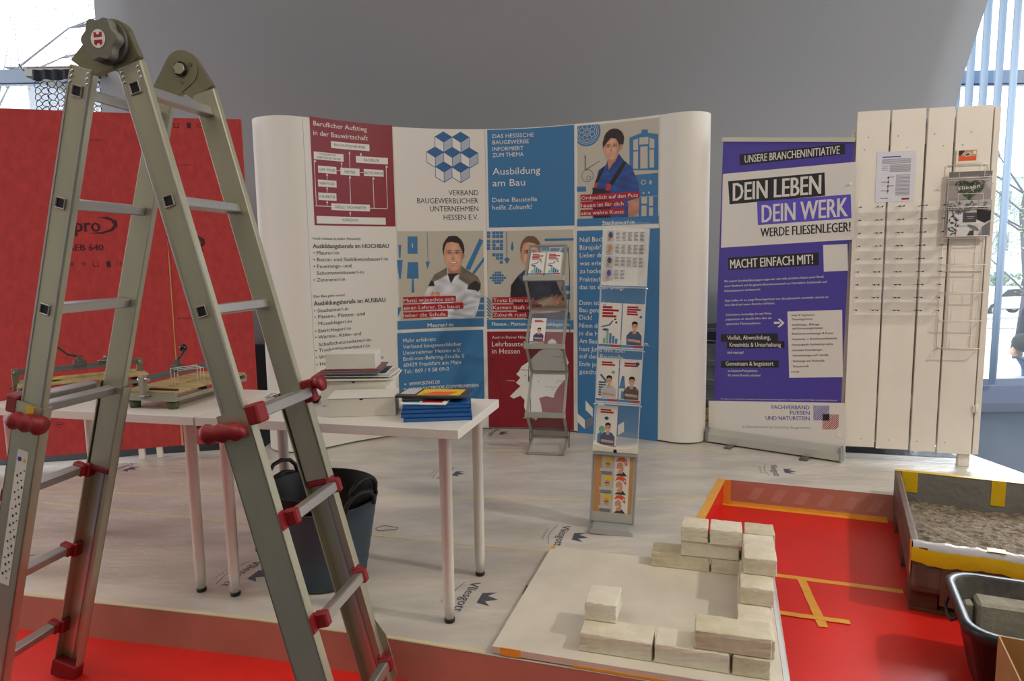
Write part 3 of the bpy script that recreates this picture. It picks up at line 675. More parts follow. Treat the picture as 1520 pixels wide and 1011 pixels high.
BANNER=[
('P',[(0.049,1.857),(0.869,1.86),(0.873,1.396),(0.046,1.364)],'wht'),
('P',[(0.157,1.975),(0.797,1.974),(0.802,1.912),(0.162,1.903)],'blk'),
('T','UNSERE BRANCHENINITIATIVE',0.193,1.917,0.772,1.917,0.0473,'wht',1),
('P',[(0.085,1.806),(0.69,1.812),(0.699,1.67),(0.099,1.652)],'blk'),
('T','DEIN LEBEN',0.12,1.674,0.675,1.684,0.1151,'wht',2),
('P',[(0.281,1.661),(0.844,1.669),(0.854,1.525),(0.291,1.506)],'vio2'),
('T','DEIN WERK',0.315,1.522,0.834,1.538,0.1125,'wht',2),
('T','WERDE FLIESENLEGER!',0.31,1.428,0.852,1.446,0.0566,'blk',2),
('P',[(0.096,1.295),(0.673,1.321),(0.677,1.242),(0.101,1.213)],'blk'),
('T','MACHT EINFACH MIT!',0.113,1.222,0.644,1.251,0.0585,'wht',2),
('P',[(0.698,1.366),(0.837,1.37),(0.847,1.207),(0.708,1.2)],'wht'),
('T','Mit unserer Socialmediakampagne zeigen wir, wie viele attraktive Seiten unser Beruf,',0.076,1.128,0.711,1.163,0.0142,'wht',1),
('T','unser Handwerk und das gesamte Branchennetzwerk aus Herstellern, Fachhandel und',0.077,1.096,0.728,1.131,0.0143,'wht',1),
('T','Industriepartnern zu bieten hat.',0.078,1.063,0.322,1.078,0.0143,'wht',1),
('T','Dazu stellen wir u.a. junge FliesenlegerInnen vor, die authentisch vermitteln, warum sie',0.083,0.996,0.741,1.036,0.0141,'wht',1),
('T','ihren Beruf und unsere Branche toll finden.',0.083,0.966,0.417,0.988,0.0142,'wht',1),
('T','Auf moderne, kurzweilige Art und Weise',0.09,0.899,0.396,0.92,0.0142,'wht',1),
('T','präsentieren wir aktuelle Infos über ein',0.091,0.867,0.397,0.89,0.0142,'wht',1),
('T','spannendes Themenspektrum.',0.094,0.836,0.329,0.853,0.0142,'wht',1),
('P',[(0.413,0.871),(0.451,0.873),(0.451,0.86),(0.413,0.857)],'wht'),
('P',[(0.436,0.892),(0.45,0.893),(0.481,0.867),(0.452,0.837),(0.435,0.836),(0.461,0.866)],'wht'),
('P',[(0.496,0.942),(0.823,0.964),(0.844,0.541),(0.521,0.507)],'wht'),
('T','- junge & begeisterte',0.513,0.913,0.664,0.921,0.0134,'blk',1),
('T','FliesenlegerInnen',0.527,0.886,0.651,0.894,0.0133,'blk',1),
('T','- Ausbildungs-, Bildungs-',0.518,0.849,0.698,0.862,0.0135,'blk',1),
('T','und Karrieremöglichkeiten',0.531,0.826,0.715,0.839,0.0134,'blk',1),
('T','- Branchenveranstaltungen & Events',0.519,0.791,0.777,0.81,0.0135,'blk',1),
('T','- Handwerks- u. Branchenwettbewerbe',0.523,0.755,0.801,0.778,0.0134,'blk',1),
('T','- herausragende Handwerksprojekte',0.524,0.719,0.78,0.741,0.0135,'blk',1),
('T','- innovative Entwicklungen',0.526,0.683,0.717,0.7,0.0135,'blk',1),
('T','- Handwerkertipps und Tutorials',0.529,0.648,0.754,0.669,0.0136,'blk',1),
('T','- Werkzeuge und Werkstoffe',0.53,0.611,0.733,0.631,0.0136,'blk',1),
('T','- Fliesentrends',0.532,0.576,0.64,0.588,0.0136,'blk',1),
('T','u.v.a.m.',0.533,0.542,0.585,0.547,0.0136,'blk',1),
('P',[(0.058,0.769),(0.439,0.796),(0.443,0.745),(0.059,0.717)],'blk'),
('P',[(0.102,0.719),(0.483,0.747),(0.485,0.703),(0.103,0.672)],'blk'),
('T','Vielfalt, Abwechslung,',0.104,0.734,0.395,0.754,0.0285,'wht',1),
('T','Kreativität & Unterhaltung',0.122,0.686,0.463,0.709,0.0285,'wht',1),
('T','sind angesagt!',0.106,0.638,0.219,0.647,0.0156,'wht',1),
('P',[(0.064,0.584),(0.45,0.617),(0.452,0.57),(0.065,0.535)],'blk'),
('T','Gemeinsam & begeistert',0.098,0.553,0.419,0.579,0.0288,'wht',1),
('T','an besseren Perspektiven',0.114,0.511,0.315,0.528,0.0157,'wht',1),
('T','für unsere Branche arbeiten!',0.115,0.48,0.336,0.499,0.0157,'wht',1),
('T','Eine Initiative vom: Fachverband Fliesen und Naturstein im Zentralverband Deutsches Baugewerbe e. V. | Kronenstraße 55-58 | 10117 Berlin | www.fachverband-fliesen.de',0.069,0.311,0.816,0.385,0.0093,'wht',0),
('P',[(-0.02,0.292),(0.862,0.378),(0.876,-0.002),(-0.011,-0.154)],'wht'),
('T','FACHVERBAND',0.416,0.286,0.655,0.311,0.0253,'vio3',1),
('T','FLIESEN',0.535,0.263,0.657,0.276,0.0251,'vio3',1),
('T','UND NATURSTEIN',0.379,0.206,0.658,0.239,0.0257,'vio3',1),
('T','im Zentralverband des Deutschen Baugewerbes',0.225,0.131,0.662,0.183,0.0157,'gry',0),
('P',[(0.676,0.34),(0.676,0.34),(0.684,0.34),(0.676,0.332)],'vio3'),
('P',[(0.676,0.326),(0.69,0.341),(0.698,0.342),(0.677,0.318)],'vio3'),
('P',[(0.677,0.311),(0.704,0.343),(0.711,0.344),(0.677,0.304)],'vio3'),
('P',[(0.677,0.297),(0.718,0.344),(0.725,0.345),(0.678,0.29)],'vio3'),
('P',[(0.678,0.283),(0.731,0.346),(0.739,0.347),(0.678,0.276)],'vio3'),
('P',[(0.678,0.27),(0.745,0.348),(0.752,0.348),(0.679,0.262)],'vio3'),
('P',[(0.679,0.256),(0.758,0.349),(0.766,0.35),(0.679,0.248)],'vio3'),
('P',[(0.679,0.241),(0.772,0.351),(0.772,0.343),(0.687,0.242)],'vio3'),
('P',[(0.693,0.243),(0.772,0.337),(0.773,0.33),(0.701,0.244)],'vio3'),
('P',[(0.707,0.245),(0.773,0.323),(0.773,0.316),(0.715,0.246)],'vio3'),
('P',[(0.721,0.247),(0.773,0.309),(0.774,0.302),(0.729,0.248)],'vio3'),
('P',[(0.735,0.249),(0.774,0.296),(0.774,0.288),(0.742,0.25)],'vio3'),
('P',[(0.748,0.251),(0.774,0.282),(0.775,0.274),(0.756,0.252)],'vio3'),
('P',[(0.733,0.288),(0.733,0.288),(0.741,0.289),(0.733,0.28)],'redc'),
('P',[(0.734,0.274),(0.747,0.289),(0.754,0.29),(0.734,0.266)],'redc'),
('P',[(0.734,0.26),(0.761,0.291),(0.768,0.292),(0.734,0.252)],'redc'),
('P',[(0.735,0.246),(0.774,0.293),(0.782,0.294),(0.735,0.238)],'redc'),
('P',[(0.735,0.232),(0.788,0.295),(0.796,0.296),(0.735,0.224)],'redc'),
('P',[(0.736,0.218),(0.802,0.296),(0.809,0.297),(0.736,0.21)],'redc'),
('P',[(0.736,0.204),(0.815,0.298),(0.823,0.299),(0.736,0.196)],'redc'),
('P',[(0.737,0.19),(0.829,0.3),(0.829,0.292),(0.744,0.191)],'redc'),
('P',[(0.75,0.192),(0.829,0.286),(0.83,0.279),(0.758,0.193)],'redc'),
('P',[(0.764,0.194),(0.83,0.272),(0.83,0.265),(0.772,0.195)],'redc'),
('P',[(0.778,0.196),(0.83,0.259),(0.831,0.251),(0.785,0.197)],'redc'),
('P',[(0.792,0.198),(0.831,0.245),(0.831,0.237),(0.799,0.199)],'redc'),
('P',[(0.805,0.2),(0.831,0.231),(0.832,0.224),(0.813,0.201)],'redc'),
('P',[(0.735,0.29),(0.774,0.295),(0.776,0.253),(0.737,0.248)],'blk'),
]

# ------------------------------------------------------------------ the setting
FLH = -0.15
RIB = mat('red_floor_cover', (226, 42, 32), .42, noise=.10, nscale=3, bump=.06, bscale=14, bdist=.02)
BLUEC = mat('blue_carpet', (88, 100, 116), .95, noise=.25, nscale=260, bump=.3, bscale=300)
FLEECE = mat('fleece_cover', (214, 207, 195), .28, noise=.26, nscale=3.2, bump=.34, bscale=9, bdist=.02, stretch=(.6, 1.6, 1), detail=8)
FLEDGE = mat('cream_tape', (214, 198, 152), .5)
RISER = mat('riser_film', (188, 136, 118), .22, noise=.15, nscale=3, bump=.12, bscale=5, spec=.7)
WALLG = mat('wall_grey', (150, 150, 151), .8, bump=.02, bscale=8)
CEILM = mat('ceiling_paint', (215, 213, 208), .9)
SIDEM = mat('side_wall_paint', (205, 203, 198), .9); FRONTM = mat('front_wall_paint', (160, 154, 130), .9)
FRM = mat('window_frame_paint', (150, 165, 185), .4)
ORTAPE = mat('orange_tape', (238, 172, 64), .4, noise=.1, nscale=20, bump=.15, bscale=30)
YETAPE = mat('yellow_tape', (226, 186, 22), .35, noise=.08, nscale=20, bump=.2, bscale=30)

b = MB(); b.box(-5.6, 6.6, -5, 6.35, FLH - .1, FLH, BLUEC); struct(b.build('floor'), 'blue speckled carpet under and around the stage')
b = MB(); b.prism([(-5.6, 1.65), (3.6, 1.65), (3.3, 3.45), (1.2, 4.0), (.7, 2.7), (-5.6, 3.5)], FLH, FLH + .004, RIB); struct(b.build('floor'), 'glossy red covering laid over the floor')
stage = [(-5.2, 3.35), (-2.087, 2.63), (-.96, 2.384), (-.414, 2.239), (.81, 1.862), (1.066, 2.68), (.86, 3.14), (.934, 3.302), (1.229, 3.913), (2.061, 3.597), (3.10, 3.2), (3.025, 3.939), (2.978, 4.338), (2.9, 5.7), (-5.2, 5.7)]
b = MB(); n = len(stage)
vs = [(x, y, FLH) for x, y in stage] + [(x, y, -.002) for x, y in stage]
b.add(vs, [(i, (i + 1) % n, n + (i + 1) % n, n + i) for i in range(n)], RISER)
st = struct(b.build('trim_1'), 'brown shiny riser around the low stage')
# fleece top as a gently wrinkled sheet
def inside(x, y, poly):
    r = False
    for i in range(len(poly)):
        (ax, ay), (bx, by) = poly[i], poly[(i + 1) % len(poly)]
        if (ay > y) != (by > y) and x < (bx - ax) * (y - ay) / (by - ay) + ax: r = not r
    return r
b = MB(); b.prism(stage, -.004, 0, FLEECE); fl = struct(b.build('stage_floor'), 'pale protective fleece sheet over the low stage')
def strip(name, pts, w, m, z=0, parent=None, t=.0012, jag=0):
    b = MB(); pts = [Vector((*p, 0)) for p in pts]; L = []; R = []
    for i, p in enumerate(pts):
        a = pts[max(i - 1, 0)]; c = pts[min(i + 1, len(pts) - 1)]; d = (c - a).normalized(); nn = Vector((-d.y, d.x, 0)) * w / 2
        L.append((p + nn).to_2d()); R.append((p - nn).to_2d())
    b.prism([tuple(p) for p in R + L[::-1]], z, z + t, m); return b.build(name, parent)
for p in ([(-5, 3.96), (-2.852, 3.885), (-1.549, 3.758), (-.74, 3.711), (-.05, 3.642), (.427, 3.595), (1.054, 3.60)], [(-5, 4.3), (-2.765, 3.724), (-1.307, 3.321), (-.675, 3.153), (-.076, 2.992), (.164, 2.94)], [(-.959, 4.684), (-.282, 4.613), (.909, 4.547), (1.366, 4.538)]):
    strip('tape_seam', p, .014, FLEDGE, .0003, fl)
strip('edge_strip', [(-5.2, 3.36), (-2.087, 2.64), (-.96, 2.394), (-.414, 2.249), (-.1, 2.155)], .016, FLEDGE, .0003, fl)
def vlies(x, y, s=1, an=-1.82, full=True):
    it = [('T', 'Vliesgott', -.12, -.02, .12, -.02, .040, 'film', 1),
          ('P', [(-.04, .05), (.04, .05), (.055, .105), (.022, .078), (0, .125), (-.022, .078), (-.055, .105)], 'film')]
    arc = [(-.11 + .22 * i / 12, -.045 - .018 * math.sin(PI * i / 12)) for i in range(13)]
    it.append(('P', arc + [(u, v - .003) for u, v in arc[::-1]], 'film'))
    sq = [(-.07 + .14 * i / 20, -.085 + .008 * math.sin(i * 2.1)) for i in range(21)]
    it.append(('P', sq + [(u, v - .003) for u, v in sq[::-1]], 'film'))
    if not full: it = it[1:2]
    c, sn = math.cos(an), math.sin(an)
    prints('film_print', it, lambda u, v, d: (x + s * (u * c - v * sn), y + s * (u * sn + v * c), d), fl, off=.0006)
for x, y in ((.226, 3.118), (-1.16, 2.77), (-.19, 2.54), (-2.24, 2.88), (-2.55, 4.31), (-.42, 4.108), (1.60, 4.06), (-.15, 5.08), (-1.30, 4.12)): vlies(x, y)
vlies(-.015, 2.60, full=False)
# pale slanted marks on the back riser of the pit, tape along its foot
mz = frame((1.229, 3.913, FLH), ((2.061 - 1.229) / .89, (3.597 - 3.913) / .89, 0), (.355, .935, 0), (0, 0, 1))
b = MB()
for k in range(6): x = .14 + k * .125; b.prism([(x, .045), (x + .055, .04), (x + .095, .115), (x + .045, .12)], 0.0005, .0015, mat('pale_mark', (186, 140, 128), .5), mz @ RX(PI / 2))
b.build('pale_mark', st)
b = MB(); b.box(-.02, .87, -.006, -.002, .0, .022, ORTAPE, mz); b.box(0, .05, -.008, -.003, .01, .15, ORTAPE, mz); b.box(0, .87, -.04, 0, .0045, .006, ORTAPE, mz); b.build('edge_tape', st)
mz2 = frame((.934, 3.302, FLH), ((1.229 - .934) / .679, (3.913 - 3.302) / .679, 0), (-.9, .434, 0), (0, 0, 1))
b = MB(); b.box(-.2, .68, -.02, .022, .150, .1525, ORTAPE, mz2); b.box(-.2, .68, -.008, -.002, .0, .15, RIB, mz2); b.build('edge_tape', st)

# grey leaning wall behind everything
b = MB(); rows = [(5.86, -.15), (5.86, 1.2), (5.86, 2.0), (5.82, 2.3), (5.62, 2.75), (5.3, 3.2), (4.9, 3.65), (4.45, 4.05), (3.9, 4.4)]
vs = []
for y, z in rows:
    xl = -.577 * y
    xr = y * (.629 + max(0, (z - 2.5)) * .063) if z > 2.0 else y * .60
    for i in range(25):
        t = i / 24; vs.append((xl + (xr - xl) * t, y + .10 * (2 * t - 1) ** 2, z))
fs = [(r * 25 + i, r * 25 + i + 1, (r + 1) * 25 + i + 1, (r + 1) * 25 + i) for r in range(len(rows) - 1) for i in range(24)]
b.add(vs, fs, WALLG, smooth=True); wb = struct(b.build('wall_back'), 'smooth grey wall leaning forward above the displays')
so = wb.modifiers.new('thick', 'SOLIDIFY'); so.thickness = .08; so.offset = -1
b = MB(); b.box(-5.7, 6.7, -5.1, 6.4, 4.4, 4.5, CEILM); struct(b.build('ceiling'))
b = MB(); b.box(-5.7, -5.6, -5.1, 1.0, -.25, 4.5, SIDEM); b.box(-5.7, -5.6, 1.0, 6.4, -.25, .1, SIDEM); b.box(-5.7, -5.6, 1.0, 6.4, 4.0, 4.5, SIDEM); struct(b.build('wall_left'))
b = MB()
for y in (1.0, 2.75, 4.5, 6.25): b.box(-5.68, -5.6, y, y + .07, .1, 4.0, FRM)
b.box(-5.67, -5.61, 1.0, 6.3, 2.9, 3.0, FRM); w4 = struct(b.build('window_4'))
b = MB(); b.box(-5.64, -5.635, 1.0, 6.3, .1, 4.0, GLASS); b.build('glass_pane', w4)
b = MB(); b.box(-5.7, 6.7, -5.1, -5.0, -.25, 4.5, FRONTM); struct(b.build('wall_front'))
# right wall: low parapet, window band, lintel
b = MB(); b.box(6.6, 6.7, -5.1, 0.2, -.25, 4.5, SIDEM); b.box(6.6, 6.7, .2, 6.4, -.25, .1, SIDEM); b.box(6.6, 6.7, .2, 6.4, 4.0, 4.5, SIDEM); struct(b.build('wall_right'))
b = MB()
for y in (.2, 2.2, 4.2, 6.2): b.box(6.6, 6.68, y, y + .07, .1, 4.0, FRM)
b.box(6.61, 6.67, .2, 6.3, 2.78, 2.88, FRM); w3 = struct(b.build('window_3'))
b = MB(); b.box(6.635, 6.64, .2, 6.3, .1, 4.0, GLASS); b.build('glass_pane', w3)
# facade with two windows
def window(name, x0, x1, mull, zt, label, zb=.1, th=.11):
    b = MB()
    for x in mull: b.box(x, x + .07, 6.2, 6.3, zb, 4.4, FRM)
    b.box(x0, x1, 6.19, 6.31, zt, zt + th, FRM); b.box(x0, x1, 6.185, 6.30, zb - .02, zb + .05, FRM)
    w = struct(b.build(name), label)
    g = MB(); g.box(x0, x1, 6.193, 6.20, zt - .012, zt, mat('dark_gasket', (24, 34, 84), .5)); g.build('gasket', w)
    g = MB(); g.box(x0, x1, 6.245, 6.25, zb, zt, GLASS); g.box(x0, x1, 6.245, 6.25, zt + th, 4.4, GLASS); g.build('glass_pane', w)
    return w
window('window_1', -5.6, -3.2, (-5.4,), 2.90, 'tall window beyond the red boards with a grey transom')
window('window_2', 3.5, 6.6, (6.5,), 2.77, 'street window behind the white plank partition')
b = MB(); b.box(-5.6, -3.3, 6.2, 6.35, -.15, .1, SIDEM); b.box(3.4, 6.6, 6.15, 6.35, -.15, .09, mat('sill_blue', (140, 152, 178), .5)); b.box(-3.3, 3.45, 6.2, 6.35, -.15, 4.4, SIDEM); struct(b.build('wall_far'), 'low grey plinth under the street windows')
b = MB(); b.box(3.4, 6.6, 6.13, 6.15, -.15, -.07, mat('skirting_grey', (130, 140, 160), .5)); struct(b.build('baseboard_far'), 'grey skirting under the street window')
# added dark strip and floor sheets, shade and dark reflections put in as colour
DARKF = mat('dark_shade', (24, 24, 26), .8)
b = MB(); b.box(-5.2, 3.2, 5.72, 5.80, -.15, .62, DARKF); struct(b.build('shade_strip_back'), 'black strip added for shade along the foot of the grey wall')
b = MB(); b.prism([(-5.15, 4.02), (-2.35, 4.66), (-1.78, 4.78), (-1.78, 5.68), (-5.15, 5.68)], .0002, .003, DARKF); b.prism([(2.2, 4.42), (2.86, 4.24), (2.86, 5.6), (2.2, 5.6)], .0002, .0025, mat('dark_reflection', (40, 40, 44), .18, bump=.4, bscale=10)); struct(b.build('shade_sheets'), 'dark sheets painting shade and dark reflection on the floor behind the boards')
# vertical blind
vb = thing('vertical_blind', 'pale blue vertical slat blind hanging in the right hand street window', 'blind', (4.2, 6.05, 4.3))
SLAT = mat('blind_fabric', (182, 206, 232), .8)
b = MB(); b.box(-.75, .85, -.02, .02, .0, .05, FRM); b.build('head_rail', vb)
sl = None
for k, x in enumerate((3.72, 3.83, 3.94, 4.06, 4.185, 4.31)):
    if sl is None:
        b = MB(); vs = [(.052 * math.cos(D(22)) * u, .052 * math.sin(D(22)) * u + .008 * (1 - u * u), z) for z in (0, -4.18) for u in (-1, -.5, 0, .5, 1)]
        b.add(vs, [(i, i + 1, i + 6, i + 5) for i in range(4)], SLAT, smooth=True); sl = b.build('slat', vb); s0 = sl
        m_ = sl.modifiers.new('thick', 'SOLIDIFY'); m_.thickness = .001
    else: s0 = sl.copy(); C.objects.link(s0)
    s0.location = (x - 4.2, 0, 0)

# ------------------------------------------------------------------ pop-up exhibition wall
K = [(-1.60,5.12),(-1.70,5.0),(-1.745,4.84),(-1.70,4.69),(-1.59,4.61),(-1.47,4.60),(-1.355,4.66),(-1.13,4.86),(-.85,5.03),(-.52,5.145),(-.18,5.19),(.15,5.155),(.475,5.045),(.77,4.915),(1.025,4.765),(1.13,4.69),(1.235,4.665),(1.335,4.71),(1.38,4.82),(1.365,4.98),(1.295,5.1)]
K = [np.array(k) for k in K]; cv = []
for i in range(len(K) - 1):
    p0, p1, p2, p3 = K[max(i - 1, 0)], K[i], K[i + 1], K[min(i + 2, len(K) - 1)]
    for j in range(8):
        t = j / 8; cv.append(.5 * ((2 * p1) + (-p0 + p2) * t + (2 * p0 - 5 * p1 + 4 * p2 - p3) * t * t + (-p0 + 3 * p1 - 3 * p2 + p3) * t ** 3))
cv = np.array(cv + [K[-1]]); SS = np.r_[0, np.cumsum(np.linalg.norm(np.diff(cv, axis=0), axis=1))]
OX, OY = 0.0, 5.0
QS = .03
def wnode(s, d):
    x, y = np.interp(s, SS, cv[:, 0]), np.interp(s, SS, cv[:, 1])
    ax, ay = np.interp(s - .02, SS, cv[:, 0]), np.interp(s - .02, SS, cv[:, 1]); bx, by = np.interp(s + .02, SS, cv[:, 0]), np.interp(s + .02, SS, cv[:, 1])
    L = math.hypot(bx - ax, by - ay) or 1
    return (x + (by - ay) / L * d - OX, y - (bx - ax) / L * d - OY)
def wmap(s, z, d):      # facets of 3 cm, shared by the sheets and everything printed on them
    k = math.floor(s / QS); f = s / QS - k; a = wnode(k * QS, d); b = wnode((k + 1) * QS, d); return (a[0] * (1 - f) + b[0] * f, a[1] * (1 - f) + b[1] * f, z)
ex = thing('exhibition_wall', 'curved white pop-up exhibition wall with blue and red printed panels', 'display wall', (OX, OY, 0))
WH = 2.262
seams = [0.02, .868, 1.527, 2.20, 2.87, 3.492, SS[-1] - .02]
tabs = [None, COL1, COL2, COL3, COL4, None]
for k in range(6):
    s0_, s1_ = seams[k] + .001, seams[k + 1] - .001; ss = [s0_] + [q * QS for q in range(int(s0_ / QS) + 1, int(s1_ / QS) + 1)] + [s1_]; nseg = len(ss) - 1; b = MB(); vs = []
    for s in ss:
        for z, d in ((.012, -.004), (.012, .004), (WH, .004), (WH, -.004)): vs.append(wmap(s, z, d - .004))
    fs = []
    for i in range(nseg):
        a, c = i * 4, i * 4 + 4
        for j in range(4): fs.append((a + j, a + (j + 1) % 4, c + (j + 1) % 4, c + j))
    fs += [(0, 1, 2, 3), tuple(nseg * 4 + j for j in (3, 2, 1, 0))]
    b.add(vs, fs, FABW, smooth=False)
    pn = b.build('end_panel' if k in (0, 5) else 'graphic_panel', ex)
    for p in pn.data.polygons: p.use_smooth = abs(p.normal.z) < .5
    try: pn.data.set_sharp_from_angle(angle=.6)
    except Exception: pass
    if tabs[k]:
        base = [i for i in tabs[k] if i[0] != 'IMG']; im = [i for i in tabs[k] if i[0] == 'IMG']
        if im:
            cut = next(q for q, i in enumerate(tabs[k]) if i[0] == 'IMG')
            prints('printed_graphic', tabs[k][:cut], wmap, pn, QS)
            i0 = im[0]; PEOPLE[i0[1]]().mesh('portrait_print', wmap, pn, *i0[2:])
            prints('printed_lettering', tabs[k][cut + 1:], wmap, pn, QS, off=.0034)
        else: prints('printed_graphic', base, wmap, pn, QS)
b = MB()
for s in seams[1:-1]:
    x, y, _ = wmap(s, 0, -.03); b.box(x - .012, x + .012, y - .006, y + .02, 0.0, WH - .02, GREYM)
    x2, y2, _ = wmap(s, 0, -.30); b.box(x2 - .008, x2 + .008, y2 - .008, y2 + .008, 0.0, WH - .02, GREYM)
    for z in (.05, .8, 1.5, 2.2): b.tube([(x, y, z), (x2, y2, z)], .006, GREYM)
b.build('pop_up_frame', ex)

# ------------------------------------------------------------------ roll-up banner
bn = thing('roll_up_banner', 'tall violet and white roll-up banner on an aluminium base', 'banner', (1.403, 4.744, 0), math.atan2(-.509, .673))
b = MB(); b.prism([(.012, .05), (.836, .05), (.851, 1.985), (.046, 2.078)], 0, .002, M['vio'], RX(PI / 2)); sheet = b.build('banner_sheet', bn)
prints('printed_lettering', BANNER, lambda u, v, d: (u, -d - .0024, v), sheet)
b = MB(); b.prism([(-.055, .0), (.075, .0), (.075, .05), (.04, .085), (-.02, .085), (-.055, .05)], 0, .862, mat('cassette_alu', (196, 194, 184), .35, .5), frame((-.01, 0, .012), (0, 1, 0), (0, 0, 1), (1, 0, 0)))
b.box(-.012, .0, -.06, .078, .01, .1, GREYM); b.box(.852, .862, -.06, .078, .01, .1, GREYM); b.build('base_cassette', bn)
for x in (.14, .63): b = MB(); b.box(x, x + .05, -.135, .06, 0, .012, STEEL, c=.003); b.build('foot', bn)
b = MB(); b.prism([(.040, 2.070), (.853, 1.977), (.857, 2.003), (.042, 2.098)], -.008, .010, mat('top_rail', (206, 200, 184), .4, .2), RX(PI / 2)); b.build('top_rail', bn)
b = MB(); b.cyl((.42, .03, .05), (.45, .02, 2.04), .009, GREYM); b.build('support_pole', bn)

# ------------------------------------------------------------------ white plank partition with racks
pr = D(-14.4); PT = thing('plank_partition', 'white painted partition of four upright planks on short legs', 'partition', (2.09, 4.23, 0), pr)
pts_ = ((.003, .181), (.192, .373), (.386, .523), (.534, .719))
for i, (a, c) in enumerate(pts_):
    b = MB(); b.box(a, c, 0, .022, .098 - .005 * i, 2.154 - .002 * i, WPAINT, c=.0015)
    for q in range(3): xx, zz = a + .03 + .11 * random.random(), (2.0, 1.93, .15)[q]; b.cyl((xx, -.0008, zz), (xx, .001, zz), .004, GREYM, n=8)
    b.build('plank', PT)
for a, c in ((.10, .28), (.30, .46), (.48, .64)): b = MB(); b.box(a, c, .046, .062, .12, 2.10, WPAINT); b.build('back_plank', PT)
for z in (.35, 1.15, 1.95): b = MB(); b.box(.0, .74, .023, .045, z, z + .09, WPAINT); b.build('batten', PT)
b = MB(); b.box(-.016, .022, .023, .06, 0, 2.05, WPAINT, c=.002); b.build('leg', PT)
b = MB(); b.box(.66, .722, .023, .06, 0, 2.05, WPAINT, c=.002); b.build('leg', PT)
b = MB(); b.box(.726, .758, .0, .06, .085, 2.136, WPAINT, c=.002); b.build('side_post', PT)
for z in (.366, 1.72): b = MB(); b.box(.71, .742, -.012, 0, z - .02, z + .025, WPAINT, c=.002); b.cyl((.726, -.014, z - .03), (.726, -.014, z + .03), .005, WPAINT); b.build('hinge', PT)
for z in (.16, 1.725): b = MB(); b.box(-.03, .0, -.004, .01, z, z + .015, WPAINT); b.build('clip', PT)
# acrylic holder with pegs
def on_pt(name, label, cat, u, z, group=None, d=0):
    r = RZ(pr) @ Vector((u, d, 0)); return thing(name, label, cat, (2.09 + r.x, 4.23 + r.y, z), pr, group)
ah = on_pt('acrylic_holder', 'clear acrylic leaflet holder with rows of pins screwed to the left planks', 'leaflet holder', 0, 0)
for u0, u1 in ((.026, .135), (.139, .252), (.256, .370), (.374, .486)):
    b = MB(); b.box(u0, u1, -.006, -.003, .955, 1.62, ACRF)
    b.build('back_plate', ah)
for k in range(9):
    z = 1.586 - .0775 * k
    b = MB(); b.box(.026, .486, -.052, -.050, z - .028, z - .010, ACRF); b.box(.026, .486, -.05, -.004, z - .0295, z - .028, mat('acrylic_ledge', (235, 238, 240), .1, alpha=.16)); b.build('pocket', ah)
b = MB(); b.cyl((0, -.003, 0), (0, -.058, -.0), .0022, STEEL, n=6); b.cyl((0, -.054, 0), (0, -.060, 0), .0045, mat('pin_head', (70, 66, 60), .4, .6), n=8); pg = b.build('pin', ah); first = True
for k in range(9):
    for u in (.032, .125, .149, .242, .265, .36, .385, .479):
        p = pg if first else pg.copy()
        if not first: C.objects.link(p)
        first = False; p.location = (u, 0, 1.586 - .0775 * k)
# wire rack
WIRE = mat('white_wire', (226, 220, 206), .35)
wr = on_pt('wire_rack', 'white wire magazine rack hanging on the right plank', 'magazine rack', 0, 0)
b = MB()
for u in (.494, .712): b.tube([(u, -.008, 1.815), (u, -.008, .735)], .0024, WIRE)
for u in (.545, .672): b.tube([(u, -.006, 1.83), (u, -.006, .74)], .0018, WIRE)
for z in (1.815, 1.20, .735): b.tube([(.494, -.008, z), (.712, -.008, z)], .0022, WIRE)
b.build('rack_frame', wr)
bk = None
for z in (1.735, 1.569, 1.402, 1.235, 1.072, .907, .742):
    if bk is None:
        b = MB(); b.tube([(.494, -.008, 0), (.498, -.062, 0), (.712, -.062, 0), (.716, -.008, 0)], .0022, WIRE); b.tube([(.494, -.008, -.012), (.50, -.05, -.012), (.70, -.05, -.012), (.714, -.008, -.012)], .0018, WIRE)
        b.tube([(.545, -.062, 0), (.545, -.062, .075), (.672, -.062, .075), (.672, -.062, 0)], .0018, WIRE); bk = b.build('basket', wr); q = bk
    else: q = bk.copy(); C.objects.link(q)
    q.location = (0, 0, z)
# picture card, laminated sheet, magazines
t = on_pt('picture_card', 'small orange and brown picture card above the wire rack', 'card', .54, 1.825, d=-.004)
b = MB(); b.box(0, .115, -.003, 0, -.005, .078, mat('card_border', (222, 214, 196), .5)); b.build('card_plate', t)
prints('card_picture', [('R', .012, .012, .104, .072, 'tan'), ('P', [(.012, .040), (.104, .036), (.104, .012), (.012, .012)], 'org'), ('P', [(.012, .072), (.045, .072), (.02, .04), (.012, .045)], 'blk'), ('P', [(.035, .052), (.07, .064), (.085, .046), (.05, .034)], 'beige'), ('P', [(.045, .048), (.062, .056), (.07, .046), (.052, .040)], 'dgry'), ('E', .094, .058, .016, .02, 'wht')], lambda u, v, d: (u, -.003 - d, v), t)
t = on_pt('laminated_sheet', 'laminated white information sheet pinned across the two left planks', 'notice', .120, 1.615, d=-.001)
b = MB(); b.box(0, .211, -.001, 0, 0, .297, mat('laminate', (214, 214, 222), .15)); b.build('sheet', t)
it = [('R', .03, .262, .13, .268, 'vio')]
for k in range(5): it.append(('R', .028, .250 - k * .006, .185, .2525 - k * .006, 'gry'))
for k in range(3): it.append(('R', .028, .212 - k * .013, .065, .215 - k * .013, 'vio' if k % 2 else 'gry'))
for k in range(8): it.append(('R', .072, .216 - k * .0056, .185, .2182 - k * .0056, 'gry'))
for k in range(16): it.append(('R', .108, .155 - k * .0078, .185, .1575 - k * .0078, 'gry'))
it.append(('R', .066, .05, .068, .15, 'redc'))
